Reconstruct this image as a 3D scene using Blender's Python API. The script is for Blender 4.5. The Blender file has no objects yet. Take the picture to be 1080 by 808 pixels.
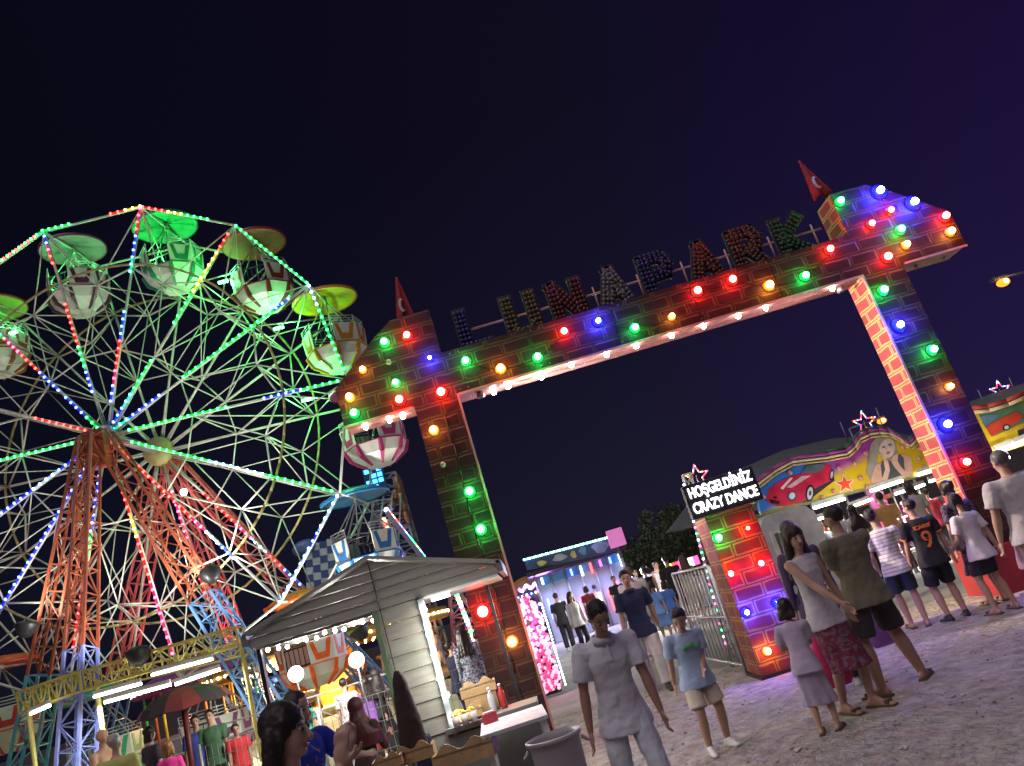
import bpy, bmesh, math, random
from mathutils import Vector, Matrix, noise
random.seed(7)
PI = math.pi
SC = bpy.context.scene
COL = SC.collection

# ------------------------------------------------------------------ camera
F_PX, CX, CY = 810.0, 540.0, 404.0
PITCH = math.radians(15.683); ROLL = math.radians(17.26); YAW = math.radians(3.4)
CAMZ = Vector((0, 0, 1.65))
FW = Vector((math.sin(YAW)*math.cos(PITCH), math.cos(YAW)*math.cos(PITCH), math.sin(PITCH)))
_r0 = Vector((math.cos(YAW), -math.sin(YAW), 0)); _u0 = _r0.cross(FW)
_ux, _uy = -math.sin(ROLL), math.cos(ROLL)
CR = _r0*_uy + _u0*_ux
CU = -_r0*_ux + _u0*_uy

def ray(px, py):
    return FW + CR*((px-CX)/F_PX) + CU*((CY-py)/F_PX)
def at(px, py, y):
    """point of the place seen at photo pixel (px,py) and standing at depth y"""
    v = ray(px, py); return CAMZ + v*(y/v.y)
def gnd(px, py, z=0.0):
    v = ray(px, py); return CAMZ + v*((z-CAMZ.z)/v.z)

cam_d = bpy.data.cameras.new('camera'); cam = bpy.data.objects.new('camera', cam_d); COL.objects.link(cam)
cam_d.sensor_fit = 'HORIZONTAL'; cam_d.sensor_width = 36.0; cam_d.lens = 36.0*F_PX/1080.0
cam_d.clip_start = 0.05; cam_d.clip_end = 3000
m = Matrix((CR, CU, -FW)).transposed().to_4x4(); m.translation = CAMZ
cam.matrix_world = m
SC.camera = cam

# ------------------------------------------------------------------ objects
def tag(o, label=None, cat=None, group=None, kind=None):
    if label: o['label'] = label
    if cat: o['category'] = cat
    if group: o['group'] = group
    if kind: o['kind'] = kind
    return o
def thing(name, label, cat, loc=(0, 0, 0), rz=0.0, group=None):
    o = bpy.data.objects.new(name, None); COL.objects.link(o)
    o.location = loc; o.rotation_euler = (0, 0, rz); o.empty_display_size = .2
    return tag(o, label, cat, group)
def copy_tree(o, parent=None):
    c = o.copy(); COL.objects.link(c)
    if parent is not None: c.parent = parent
    for ch in list(o.children): copy_tree(ch, c)
    return c

class MB:
    def __init__(s): s.v = []; s.f = []; s.mi = []; s.cur = 0; s.sm = []
    def add(s, vs, fs, smooth=False):
        b = len(s.v); s.v += [tuple(v) for v in vs]
        for f in fs: s.f.append(tuple(b+i for i in f)); s.mi.append(s.cur); s.sm.append(smooth)
        return s
    def box(s, c, d, M=None):
        x, y, z = d[0]/2, d[1]/2, d[2]/2
        vs = [Vector((sx*x, sy*y, sz*z)) for sz in (-1, 1) for sy in (-1, 1) for sx in (-1, 1)]
        if M is not None: vs = [M @ v for v in vs]
        c = Vector(c); vs = [v+c for v in vs]
        return s.add(vs, [(0, 2, 3, 1), (4, 5, 7, 6), (0, 1, 5, 4), (2, 6, 7, 3), (0, 4, 6, 2), (1, 3, 7, 5)])
    def bar(s, p, q, r, n=6, r2=None, flat=None, smooth=True):
        p, q = Vector(p), Vector(q); d = q-p
        if d.length < 1e-6: return s
        d.normalize(); a = Vector((0, 0, 1)) if abs(d.z) < .9 else Vector((1, 0, 0))
        e1 = d.cross(a).normalized(); e2 = d.cross(e1)
        r2 = r if r2 is None else r2; fl = 1.0 if flat is None else flat
        off = PI/n if n == 4 else 0
        vs = []
        for c, rr in ((p, r), (q, r2)):
            for i in range(n):
                t = 2*PI*i/n+off; vs.append(c+e1*(rr*math.cos(t))+e2*(rr*fl*math.sin(t)))
        fs = [(i, (i+1) % n, n+(i+1) % n, n+i) for i in range(n)]
        s.add(vs, fs, smooth and n > 4)
        b = len(s.v)-2*n
        s.f += [tuple(b+n-1-i for i in range(n)), tuple(b+n+i for i in range(n))]; s.mi += [s.cur]*2; s.sm += [False]*2
        return s
    def path(s, pts, r, n=6):
        for a, b in zip(pts[:-1], pts[1:]): s.bar(a, b, r, n)
        return s
    def ball(s, c, r, seg=8, rings=5, sc=(1, 1, 1), M=None):
        c = Vector(c); vs = []
        def tr(v):
            v = Vector((v[0]*sc[0], v[1]*sc[1], v[2]*sc[2]))*r
            if M is not None: v = M @ v
            return v+c
        vs.append(tr((0, 0, 1)))
        for j in range(1, rings):
            ph = PI*j/rings
            for i in range(seg):
                t = 2*PI*i/seg; vs.append(tr((math.sin(ph)*math.cos(t), math.sin(ph)*math.sin(t), math.cos(ph))))
        vs.append(tr((0, 0, -1))); fs = []
        for i in range(seg): fs.append((0, 1+i, 1+(i+1) % seg))
        for j in range(rings-2):
            for i in range(seg):
                a = 1+j*seg+i; b = 1+j*seg+(i+1) % seg; fs.append((a, a+seg, b+seg, b))
        L = len(vs)-1; k = 1+(rings-2)*seg
        for i in range(seg): fs.append((L, k+(i+1) % seg, k+i))
        return s.add(vs, fs, True)
    def prism(s, poly, y0, y1, mp=None):
        """poly in (x,z), extruded along y0..y1; mp maps (x,y,z) to a point"""
        mp = mp or (lambda x, y, z: Vector((x, y, z)))
        n = len(poly)
        ar = sum(poly[i][0]*poly[(i+1) % n][1]-poly[(i+1) % n][0]*poly[i][1] for i in range(n))
        if ar < 0: poly = poly[::-1]
        vs = [mp(x, y0, z) for x, z in poly]+[mp(x, y1, z) for x, z in poly]
        fs = [tuple(range(n)), tuple(range(2*n-1, n-1, -1))]
        fs += [(i, n+i, n+(i+1) % n, (i+1) % n) for i in range(n)]
        return s.add(vs, fs)
    def lathe(s, prof, c=(0, 0, 0), n=24, smooth=True, M=None, closed=False):
        c = Vector(c); vs = []; k = len(prof)
        for r, z in prof:
            for i in range(n):
                t = 2*PI*i/n; v = Vector((r*math.cos(t), r*math.sin(t), z))
                if M is not None: v = M @ v
                vs.append(v+c)
        fs = []
        for j in range(k-1):
            for i in range(n):
                fs.append((j*n+i, j*n+(i+1) % n, (j+1)*n+(i+1) % n, (j+1)*n+i))
        return s.add(vs, fs, smooth)
    def mesh(s, name, mats):
        me = bpy.data.meshes.new(name); me.from_pydata(s.v, [], s.f)
        for m_ in (mats if isinstance(mats, (list, tuple)) else [mats]): me.materials.append(m_)
        me.polygons.foreach_set('material_index', s.mi)
        me.polygons.foreach_set('use_smooth', s.sm)
        me.update(); return me
    def build(s, name, mats, parent=None, loc=None, local=True, bevel=0):
        me = s.mesh(name, mats); o = bpy.data.objects.new(name, me); COL.objects.link(o)
        if parent is not None:
            o.parent = parent
            if not local:   # vertices are world coordinates
                pm = world_of(parent); me.transform(pm.inverted())
        elif not local and loc is not None:
            me.transform(Matrix.Translation(-Vector(loc))); o.location = loc
        elif loc is not None: o.location = loc
        if bevel:
            b = o.modifiers.new('bevel', 'BEVEL'); b.width = bevel; b.segments = 2; b.limit_method = 'ANGLE'
        return o

def world_of(o):
    mt = Matrix.LocRotScale(o.location, o.rotation_euler, o.scale)
    return world_of(o.parent) @ mt if o.parent else mt

def lattice(mb, p, q, w0, w1, n, r, up=None, br=None):
    """square lattice mast from p to q"""
    p, q = Vector(p), Vector(q); d = (q-p).normalized()
    a = Vector(up) if up else Vector((0, 1, 0))
    e1 = d.cross(a).normalized(); e2 = d.cross(e1); br = br or r*.6
    def cor(t, k):
        w = w0+(w1-w0)*t; sx, sy = ((-1, -1), (1, -1), (1, 1), (-1, 1))[k]
        return p+(q-p)*t+e1*(sx*w/2)+e2*(sy*w/2)
    for k in range(4): mb.bar(cor(0, k), cor(1, k), r, 4)
    for i in range(n):
        t0, t1 = i/n, (i+1)/n
        for k in range(4):
            k2 = (k+1) % 4
            mb.bar(cor(t0, k), cor(t0, k2), br, 4)
            if (i+k) % 2: mb.bar(cor(t0, k), cor(t1, k2), br, 4)
            else: mb.bar(cor(t0, k2), cor(t1, k), br, 4)
    for k in range(4): mb.bar(cor(1, k), cor(1, (k+1) % 4), br, 4)

# ------------------------------------------------------------------ materials
_MC = {}
def nodes(name):
    m = bpy.data.materials.new(name); m.use_nodes = True
    nt = m.node_tree; b = nt.nodes['Principled BSDF']; return m, nt, b
def mat(name, col, rough=.55, metal=0.0, var=.18, scale=6.0, bump=0.0, bscale=40.0, coat=0.0):
    if name in _MC: return _MC[name]
    m, nt, b = nodes(name)
    tc = nt.nodes.new('ShaderNodeTexCoord'); nz = nt.nodes.new('ShaderNodeTexNoise'); nz.inputs['Scale'].default_value = scale
    nz.inputs['Detail'].default_value = 5
    nt.links.new(tc.outputs['Object'], nz.inputs['Vector'])
    mr = nt.nodes.new('ShaderNodeMapRange'); mr.inputs[1].default_value = .3; mr.inputs[2].default_value = .7
    mr.inputs[3].default_value = 1-var; mr.inputs[4].default_value = 1+var*.6
    nt.links.new(nz.outputs['Fac'], mr.inputs[0])
    mx = nt.nodes.new('ShaderNodeVectorMath'); mx.operation = 'SCALE'; mx.inputs[0].default_value = col[:3]
    nt.links.new(mr.outputs[0], mx.inputs['Scale']); nt.links.new(mx.outputs[0], b.inputs['Base Color'])
    b.inputs['Roughness'].default_value = rough; b.inputs['Metallic'].default_value = metal
    b.inputs['Coat Weight'].default_value = coat
    if bump:
        n2 = nt.nodes.new('ShaderNodeTexNoise'); n2.inputs['Scale'].default_value = bscale; n2.inputs['Detail'].default_value = 6
        nt.links.new(tc.outputs['Object'], n2.inputs['Vector'])
        bp = nt.nodes.new('ShaderNodeBump'); bp.inputs['Strength'].default_value = bump; bp.inputs['Distance'].default_value = .02
        nt.links.new(n2.outputs['Fac'], bp.inputs['Height']); nt.links.new(bp.outputs[0], b.inputs['Normal'])
    _MC[name] = m; return m
def glow(name, col, st, sample=True):
    if name in _MC: return _MC[name]
    m, nt, b = nodes(name)
    b.inputs['Base Color'].default_value = (*[min(1, c*.8) for c in col[:3]], 1); b.inputs['Roughness'].default_value = .4
    b.inputs['Emission Color'].default_value = (*col[:3], 1); b.inputs['Emission Strength'].default_value = st
    if not sample: m.cycles.emission_sampling = 'NONE'
    _MC[name] = m; return m

def brick(name, c_brick, c_mort, scale=1.0, swap=False):
    """painted brick pattern on board: rounded bricks, wide mortar outline, thin dark line"""
    m, nt, b = nodes(name); N = nt.nodes.new; L = nt.links.new
    tc = N('ShaderNodeTexCoord'); sp = N('ShaderNodeSeparateXYZ'); L(tc.outputs['Object'], sp.inputs[0])
    ad = N('ShaderNodeMath'); ad.operation = 'ADD'; L(sp.outputs[0], ad.inputs[0]); L(sp.outputs[1], ad.inputs[1])
    cb = N('ShaderNodeCombineXYZ')
    if swap:
        L(sp.outputs[0], cb.inputs[0]); L(sp.outputs[1], cb.inputs[1])
    else:
        L(ad.outputs[0], cb.inputs[0]); L(sp.outputs[2], cb.inputs[1])
    nz = N('ShaderNodeTexNoise'); nz.inputs['Scale'].default_value = 5; nz.inputs['Detail'].default_value = 3; L(tc.outputs['Object'], nz.inputs['Vector'])
    sb = N('ShaderNodeVectorMath'); sb.operation = 'SUBTRACT'; sb.inputs[1].default_value = (.5, .5, .5); L(nz.outputs['Color'], sb.inputs[0])
    sc = N('ShaderNodeVectorMath'); sc.operation = 'SCALE'; sc.inputs['Scale'].default_value = .045; L(sb.outputs[0], sc.inputs[0])
    va = N('ShaderNodeVectorMath'); va.operation = 'ADD'; L(cb.outputs[0], va.inputs[0]); L(sc.outputs[0], va.inputs[1])
    def bt(vec, ms, sm, c1, c2, cm):
        t = N('ShaderNodeTexBrick'); t.offset = .5; t.inputs['Scale'].default_value = 1/scale
        t.inputs['Brick Width'].default_value = .42; t.inputs['Row Height'].default_value = .2
        t.inputs['Mortar Size'].default_value = ms; t.inputs['Mortar Smooth'].default_value = sm; t.inputs['Bias'].default_value = 0
        t.inputs['Color1'].default_value = (*c1, 1); t.inputs['Color2'].default_value = (*c2, 1); t.inputs['Mortar'].default_value = (*cm, 1)
        L(vec, t.inputs['Vector']); return t
    t1 = bt(va.outputs[0], .036, .25, c_brick, tuple(c*.72 for c in c_brick), c_mort)
    t2 = bt(cb.outputs[0], .006, .3, (1, 1, 1), (1, 1, 1), (.22, .16, .14))
    # slight worn edge tone round each brick
    t3 = bt(va.outputs[0], .014, .8, (1, 1, 1), (1, 1, 1), (.55, .42, .36))
    mx = N('ShaderNodeMix'); mx.data_type = 'RGBA'; mx.blend_type = 'MULTIPLY'; mx.inputs[0].default_value = 1
    L(t1.outputs['Color'], mx.inputs[6]); L(t2.outputs['Color'], mx.inputs[7])
    m2 = N('ShaderNodeMix'); m2.data_type = 'RGBA'; m2.blend_type = 'MULTIPLY'; m2.inputs[0].default_value = .8
    L(mx.outputs[2], m2.inputs[6]); L(t3.outputs['Color'], m2.inputs[7])
    n2 = N('ShaderNodeTexNoise'); n2.inputs['Scale'].default_value = 2.2; n2.inputs['Detail'].default_value = 6; L(tc.outputs['Object'], n2.inputs['Vector'])
    cr = N('ShaderNodeMapRange'); cr.inputs[1].default_value = .3; cr.inputs[2].default_value = .7; cr.inputs[3].default_value = .65; cr.inputs[4].default_value = 1.15; L(n2.outputs['Fac'], cr.inputs[0])
    vs = N('ShaderNodeVectorMath'); vs.operation = 'SCALE'; L(m2.outputs[2], vs.inputs[0]); L(cr.outputs[0], vs.inputs['Scale'])
    L(vs.outputs[0], b.inputs['Base Color']); b.inputs['Roughness'].default_value = .5
    bp = N('ShaderNodeBump'); bp.inputs['Strength'].default_value = .5; bp.inputs['Distance'].default_value = .01; bp.invert = True
    L(t1.outputs['Fac'], bp.inputs['Height']); L(bp.outputs[0], b.inputs['Normal'])
    return m

M_white = mat('white_painted_steel', (.50, .50, .45), .4, .0, .3, 3)
M_tan = mat('tan_painted_steel', (.30, .25, .10), .5)
M_red = mat('red_oxide_steel', (.21, .048, .022), .45)
M_blue = mat('blue_painted_steel', (.07, .20, .46), .4)
M_yel = mat('yellow_painted_steel', (.42, .34, .08), .45)
M_dark = mat('dark_metal', (.03, .03, .035), .45, .4)
M_grey = mat('grey_metal', (.25, .26, .28), .4, .5)
M_black = mat('black_plastic', (.015, .015, .018), .4)
GL = {  # gate bulbs: small hot lamps behind coloured glass
    'red': glow('red_bulb_glass', (1, .03, .02), 130), 'green': glow('green_bulb_glass', (.02, 1, .12), 120),
    'blue': glow('blue_bulb_glass', (.03, .04, 1), 1100), 'orange': glow('amber_bulb_glass', (1, .36, .05), 80),
    'white': glow('white_bulb_glass', (1, .80, .72), 110)}
LEDC = {'g': (.05, 1, .22), 'r': (1, .06, .06), 'b': (.12, .2, 1), 'w': (.6, .8, 1), 'y': (1, .8, .2), 'p': (1, .08, .3), 'c': (.1, .9, .8)}
LB = {k: glow('led_lamp_'+n, LEDC[k], 9) for k, n in dict(g='green', r='red', b='blue', w='cool_white', y='yellow', p='pink', c='cyan').items()}
LT = {k: glow('led_glow_bar_'+n, [c*c for c in LEDC[k]], .55) for k, n in dict(g='green', r='red', b='blue', w='cool_white', y='yellow', p='pink', c='cyan').items()}  # glowing bars added behind the lamps for the coloured glow on the steel
M_tube = glow('fluorescent_tube', (.95, 1, .95), 16)
# ------------------------------------------------------------------ night sky and light
W = bpy.data.worlds.new('World'); SC.world = W; W.use_nodes = True
nt = W.node_tree; bg = nt.nodes['Background']; L = nt.links.new
sky = nt.nodes.new('ShaderNodeTexSky'); sky.sky_type = 'NISHITA'; sky.sun_disc = False
sky.sun_elevation = math.radians(25); sky.sun_rotation = math.radians(200)
tc = nt.nodes.new('ShaderNodeTexCoord'); sp = nt.nodes.new('ShaderNodeSeparateXYZ'); L(tc.outputs['Generated'], sp.inputs[0])
mr = nt.nodes.new('ShaderNodeMapRange'); mr.inputs[1].default_value = -.45; mr.inputs[2].default_value = .75; L(sp.outputs[0], mr.inputs[0])
cr = nt.nodes.new('ShaderNodeValToRGB'); L(mr.outputs[0], cr.inputs[0])
cr.color_ramp.elements[0].color = (.0024, .0022, .0080, 1); cr.color_ramp.elements[1].color = (.0105, .0034, .040, 1)
e = cr.color_ramp.elements.new(.55); e.color = (.0056, .0038, .0150, 1)
hz = nt.nodes.new('ShaderNodeMapRange'); hz.inputs[1].default_value = .55; hz.inputs[2].default_value = 0; hz.inputs[3].default_value = .75; hz.inputs[4].default_value = 1.45; L(sp.outputs[2], hz.inputs[0])
vm = nt.nodes.new('ShaderNodeVectorMath'); vm.operation = 'SCALE'; L(cr.outputs[0], vm.inputs[0]); L(hz.outputs[0], vm.inputs['Scale'])
vs = nt.nodes.new('ShaderNodeVectorMath'); vs.operation = 'SCALE'; vs.inputs['Scale'].default_value = .0006; L(sky.outputs[0], vs.inputs[0])
va = nt.nodes.new('ShaderNodeVectorMath'); L(vm.outputs[0], va.inputs[0]); L(vs.outputs[0], va.inputs[1])
L(va.outputs[0], bg.inputs['Color']); bg.inputs['Strength'].default_value = 1.0

sd = bpy.data.lights.new('fairground_fill_sun', 'SUN'); sd.energy = 1.15; sd.angle = math.radians(50); sd.color = (1, .84, .93)  # wide soft sun added as general fill over the fairground
so = bpy.data.objects.new('sun', sd); COL.objects.link(so); so.rotation_euler = (math.radians(30), 0, math.radians(-35))

SC.view_settings.view_transform = 'Standard'; SC.view_settings.look = 'None'; SC.view_settings.gamma = 1; SC.view_settings.exposure = 0.0
SC.view_settings.use_curve_mapping = False
cy = SC.cycles; cy.max_bounces = 4; cy.diffuse_bounces = 2; cy.glossy_bounces = 2; cy.transparent_max_bounces = 8
cy.sample_clamp_indirect = 3; cy.sample_clamp_direct = 0; cy.use_denoising = True; cy.use_adaptive_sampling = True; cy.caustics_reflective = False; cy.caustics_refractive = False
try: cy.use_light_tree = True
except Exception: pass

# ------------------------------------------------------------------ ground
def ground_mat():
    m, nt, b = nodes('trampled_sand'); N = nt.nodes.new; L = nt.links.new
    tc = N('ShaderNodeTexCoord')
    def nz(s, d=8, dist=0):
        t = N('ShaderNodeTexNoise'); t.inputs['Scale'].default_value = s; t.inputs['Detail'].default_value = d; t.inputs['Distortion'].default_value = dist
        L(tc.outputs['Object'], t.inputs['Vector']); return t
    a = nz(.45, 6); c = nz(7, 8); 
    r = N('ShaderNodeValToRGB'); L(c.outputs['Fac'], r.inputs[0])
    r.color_ramp.elements[0].position = .3; r.color_ramp.elements[0].color = (.30, .26, .225, 1)
    r.color_ramp.elements[1].position = .72; r.color_ramp.elements[1].color = (.58, .53, .46, 1)
    r2 = N('ShaderNodeMapRange'); r2.inputs[1].default_value = .35; r2.inputs[2].default_value = .65; r2.inputs[3].default_value = .78; r2.inputs[4].default_value = 1.12; L(a.outputs['Fac'], r2.inputs[0])
    v = N('ShaderNodeVectorMath'); v.operation = 'SCALE'; L(r.outputs[0], v.inputs[0]); L(r2.outputs[0], v.inputs['Scale'])
    # small dark stones
    vo = N('ShaderNodeTexVoronoi'); vo.inputs['Scale'].default_value = 17; L(tc.outputs['Object'], vo.inputs['Vector'])
    th = N('ShaderNodeMapRange'); th.inputs[1].default_value = .10; th.inputs[2].default_value = .16; th.inputs[3].default_value = .72; th.inputs[4].default_value = 1; L(vo.outputs['Distance'], th.inputs[0])
    v2 = N('ShaderNodeVectorMath'); v2.operation = 'SCALE'; L(v.outputs[0], v2.inputs[0]); L(th.outputs[0], v2.inputs['Scale'])
    L(v2.outputs[0], b.inputs['Base Color']); b.inputs['Roughness'].default_value = .95
    h1 = nz(3.6, 5); h2 = nz(18, 8)
    ad = N('ShaderNodeMath'); ad.operation = 'MULTIPLY_ADD'; L(h2.outputs['Fac'], ad.inputs[0]); ad.inputs[1].default_value = .55; L(h1.outputs['Fac'], ad.inputs[2])
    bp = N('ShaderNodeBump'); bp.inputs['Strength'].default_value = 1; bp.inputs['Distance'].default_value = .17; L(ad.outputs[0], bp.inputs['Height']); L(bp.outputs[0], b.inputs['Normal'])
    return m
M_sand = ground_mat()
g = MB(); g.add([(-400, -60, 0), (400, -60, 0), (400, 700, 0), (-400, 700, 0)], [(0, 1, 2, 3)])
tag(g.build('ground', M_sand), kind='structure')
M_pave = mat('worn_concrete', (.27, .27, .25), .85, 0, .25, 1.2, .4, 30)
g = MB(); g.add([(-16, 12.6, .004), (4.0, 11.9, .004), (24, 10.6, .004), (30, 60, .004), (-30, 60, .004)], [(0, 1, 2, 3, 4)])
tag(g.build('pavement', M_pave), kind='structure')
# loose stones in front
M_stone = mat('pebble', (.25, .21, .18), .9, 0, .4, 20)
g = MB()
for i in range(900):
    y = random.uniform(5.2, 11.5); x = random.uniform(.3, 7.5)*y/8
    r = random.choice((.005, .007, .010, .016))*random.uniform(.6, 1.2)
    g.ball((x, y, r*.3), r, 6, 4, (1, random.uniform(.6, 1), random.uniform(.4, .7)))
tag(g.build('pebbles', M_stone), kind='stuff', label='small loose pebbles scattered over the trampled sand', cat='pebbles')
# yellow-lit ride deck
M_deck = mat('cream_ride_deck', (.52, .48, .30), .7, 0, .2, 1.5, .2, 20)
g = MB(); g.box((-8.4, 19.4, .12), (14.0, 11.0, .24)); g.build('ride_deck', M_deck, bevel=.01)
tag(bpy.data.objects['ride_deck'], 'low cream deck under the ferris wheel', 'deck')
# ------------------------------------------------------------------ entrance arch
AY, AD = 10.4, .52
AX0, AX1, AZ, BZ = -.17, 5.95, 4.65, 5.3
MX = lambda x: (AX0+AX1)-x
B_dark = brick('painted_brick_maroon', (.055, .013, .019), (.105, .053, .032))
B_lit = brick('painted_brick_lit', (.60, .08, .10), (.85, .50, .22))  # same brick, the light on the inner faces put into its colour
B_sof = brick('painted_brick_soffit_lit', (.45, .15, .14), (.60, .30, .22), .8, swap=True)  # soffit copy of the brick, likewise brightened for the light on it
arch = thing('entrance_arch', 'tall brick-painted fairground entrance arch studded with coloured bulbs', 'arch', (2.89, AY+AD/2, 0))
def two(name, poly, lit_faces=None, parent=arch, y0=AY, y1=AY+AD):
    mb = MB(); mb.prism(poly, y0, y1)
    # faces: 0 front, 1 back, then sides; use the brick copies brightened as if lit
    me_polys = mb.f
    for i in range(2, len(me_polys)):
        ps = [Vector(mb.v[k]) for k in me_polys[i]]
        n = (ps[1]-ps[0]).cross(ps[2]-ps[1]).normalized()
        mid = sum(ps, Vector())/len(ps)
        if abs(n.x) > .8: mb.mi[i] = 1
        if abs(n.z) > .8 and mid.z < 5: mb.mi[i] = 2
    o = mb.build(name, [B_dark, B_lit, B_sof], parent, local=False)
    bm = bmesh.new(); bm.from_mesh(o.data); bmesh.ops.recalc_face_normals(bm, faces=bm.faces); bm.to_mesh(o.data); bm.free()
    return o
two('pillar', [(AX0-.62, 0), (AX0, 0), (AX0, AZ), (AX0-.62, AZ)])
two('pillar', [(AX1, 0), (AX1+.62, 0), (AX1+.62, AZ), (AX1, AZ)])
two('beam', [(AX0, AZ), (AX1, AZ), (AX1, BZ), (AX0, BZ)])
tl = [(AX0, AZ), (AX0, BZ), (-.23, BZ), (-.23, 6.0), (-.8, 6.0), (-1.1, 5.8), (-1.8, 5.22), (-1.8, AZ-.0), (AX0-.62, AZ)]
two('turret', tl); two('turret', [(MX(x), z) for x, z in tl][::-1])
# bright trim strips along the inner edges
M_trim = mat('pale_pink_trim', (.75, .38, .36), .4)
mb = MB()
mb.box((AX0+.012, AY-.012, AZ/2), (.03, .02, AZ)); mb.box((AX1-.012, AY-.012, AZ/2), (.03, .02, AZ))
mb.box(((AX0+AX1)/2, AY-.012, AZ-.012), (AX1-AX0-.06, .02, .03))
for s in (0, 1):
    f = (lambda x: x) if s == 0 else MX
    mb.box(((f(-1.8)+f(-.82))/2, AY-.012, AZ-.012), (.98, .02, .03))
mb.build('edge_trim', M_trim, arch, local=False)
mb = MB()
mb.box((AX1+.31, AY+.36, .30), (.82, .9, .60)); o = mb.build('base_plinth', mat('red_painted_plywood', (.42, .035, .04), .55, 0, .25, 3), arch, local=False); 
# cable running down the left pillar
mb = MB(); pts = [Vector((-.42+.02*math.sin(k*1.3), AY-.012, 4.4-k*.44)) for k in range(11)]; mb.path(pts, .008, 5); mb.build('cable', M_dark, arch, local=False)

M_sock = mat('bulb_socket_black', (.03, .02, .02), .5)
HALO = {'red': glow('red_halo', (1, .01, .01), 1.1), 'green': glow('green_halo', (.0, .75, .07), 1.0), 'blue': glow('blue_halo', (.01, .01, 1), 1.6), 'orange': glow('amber_halo', (1, .24, .02), .9)}  # glowing discs added behind the bulbs to stand for their halo
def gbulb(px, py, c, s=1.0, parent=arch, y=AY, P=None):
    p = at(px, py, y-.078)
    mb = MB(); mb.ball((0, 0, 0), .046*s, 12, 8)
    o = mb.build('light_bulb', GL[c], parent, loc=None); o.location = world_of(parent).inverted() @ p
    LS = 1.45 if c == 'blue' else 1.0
    mb = MB(); mb.lathe([(0, 0), (.066*s*LS, .0), (.074*s*LS, .010), (.06*s*LS, .026), (0, .045)], (0, .074, 0), 18, M=Matrix.Rotation(PI/2, 3, 'X')); mb.build('halo_disc', HALO[c], o)
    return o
BULBS = [(405,360,'green',1),(429,353,'red',1),(453,377,'blue',.5),(382,389,'orange',.8),(368,418,'orange',1),(373,435,'green',1),(421,421,'red',1.15),
 (417,403,'green',.9),(465,413,'red',1.2),(457,453,'orange',1.05),(491,380,'green',1),(528,388,'orange',1.1),(567,376,'green',1.05),(595,349,'red',1),
 (631,338,'blue',.75),(670,345,'green',1),(709,333,'orange',.8),(736,306,'red',1.15),(773,294,'red',1.1),(812,300,'orange',1.15),(850,290,'green',1),
 (876,262,'red',1),(887,211,'green',1),(929,200,'blue',1.1),(965,212,'blue',1.1),(940,221,'red',.9),(920,235,'red',.9),(998,227,'red',1.1),(951,241,'green',1),
 (1004,243,'orange',1),(957,257,'orange',.9),(937,270,'red',1.15),(933,305,'green',1.05),(950,342,'blue',1),(985,368,'green',1.05),(1003,407,'orange',.8),
 (1000,447,'blue',1),(1020,487,'red',1),(495,518,'green',1.1),(507,558,'green',1.1),(509,645,'red',1.5),(540,677,'orange',1.15)]
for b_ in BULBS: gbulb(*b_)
M_dead = mat('unlit_bulb_glass', (.35, .33, .32), .25)
for px, py in ((467, 490), (410, 382)):
    p = at(px, py, AY-.07); o = MB().ball((0, 0, 0), .04, 10, 6).build('light_bulb', M_dead, arch); o.location = world_of(arch).inverted() @ p
for px, py in ((521,414),(536,408),(571,398),(603,384),(641,371),(672,363),(709,353),(744,341),(782,329),(811,321),(884,298)):
    p = gnd(px, py, AZ-.035); p.y = min(max(p.y, AY+.12), AY+.4)
    o = MB().ball((0, 0, 0), .036, 10, 7).build('light_bulb', GL['white'], arch); o.location = world_of(arch).inverted() @ p
for x in (-1.55, -1.2, -1.0, 6.9, 7.35):
    o = MB().ball((0, 0, 0), .03, 10, 7).build('light_bulb', GL['white' if x < 0 else ('green' if x < 7 else 'blue')] if x < 0 else M_dead, arch)
    o.location = world_of(arch).inverted() @ Vector((x, AY+.25, AZ-.03))

# bulb lettering along the top of the beam (lamps off)
STR = {'L': [[(0, 1), (0, 0), (.7, 0)]], 'U': [[(0, 1), (0, .12), (.15, 0), (.6, 0), (.75, .12), (.75, 1)]],
 'N': [[(0, 0), (0, 1), (.75, 0), (.75, 1)]], 'A': [[(0, 0), (.38, 1), (.76, 0)], [(.16, .38), (.6, .38)]],
 'P': [[(0, 0), (0, 1), (.6, 1), (.72, .78), (.6, .52), (0, .5)]], 'R': [[(0, 0), (0, 1), (.6, 1), (.72, .78), (.6, .52), (0, .5)], [(.35, .5), (.75, 0)]],
 'K': [[(0, 0), (0, 1)], [(.72, 1), (.05, .48), (.75, 0)]]}
sg = thing('letter_sign', 'row of big unlit bulb letters standing along the top of the arch beam', 'letter sign', (2.89, AY+.25, BZ))
LC = dict(zip('LUNAPARK', range(8)))
cols = [(.06, .10, .55), (.45, .36, .10), (.50, .05, .05), (.62, .62, .58), (.04, .05, .35), (.50, .07, .04), (.42, .09, .07), (.03, .18, .08)]
M_back = mat('letter_backing', (.05, .045, .05), .6)
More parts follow.
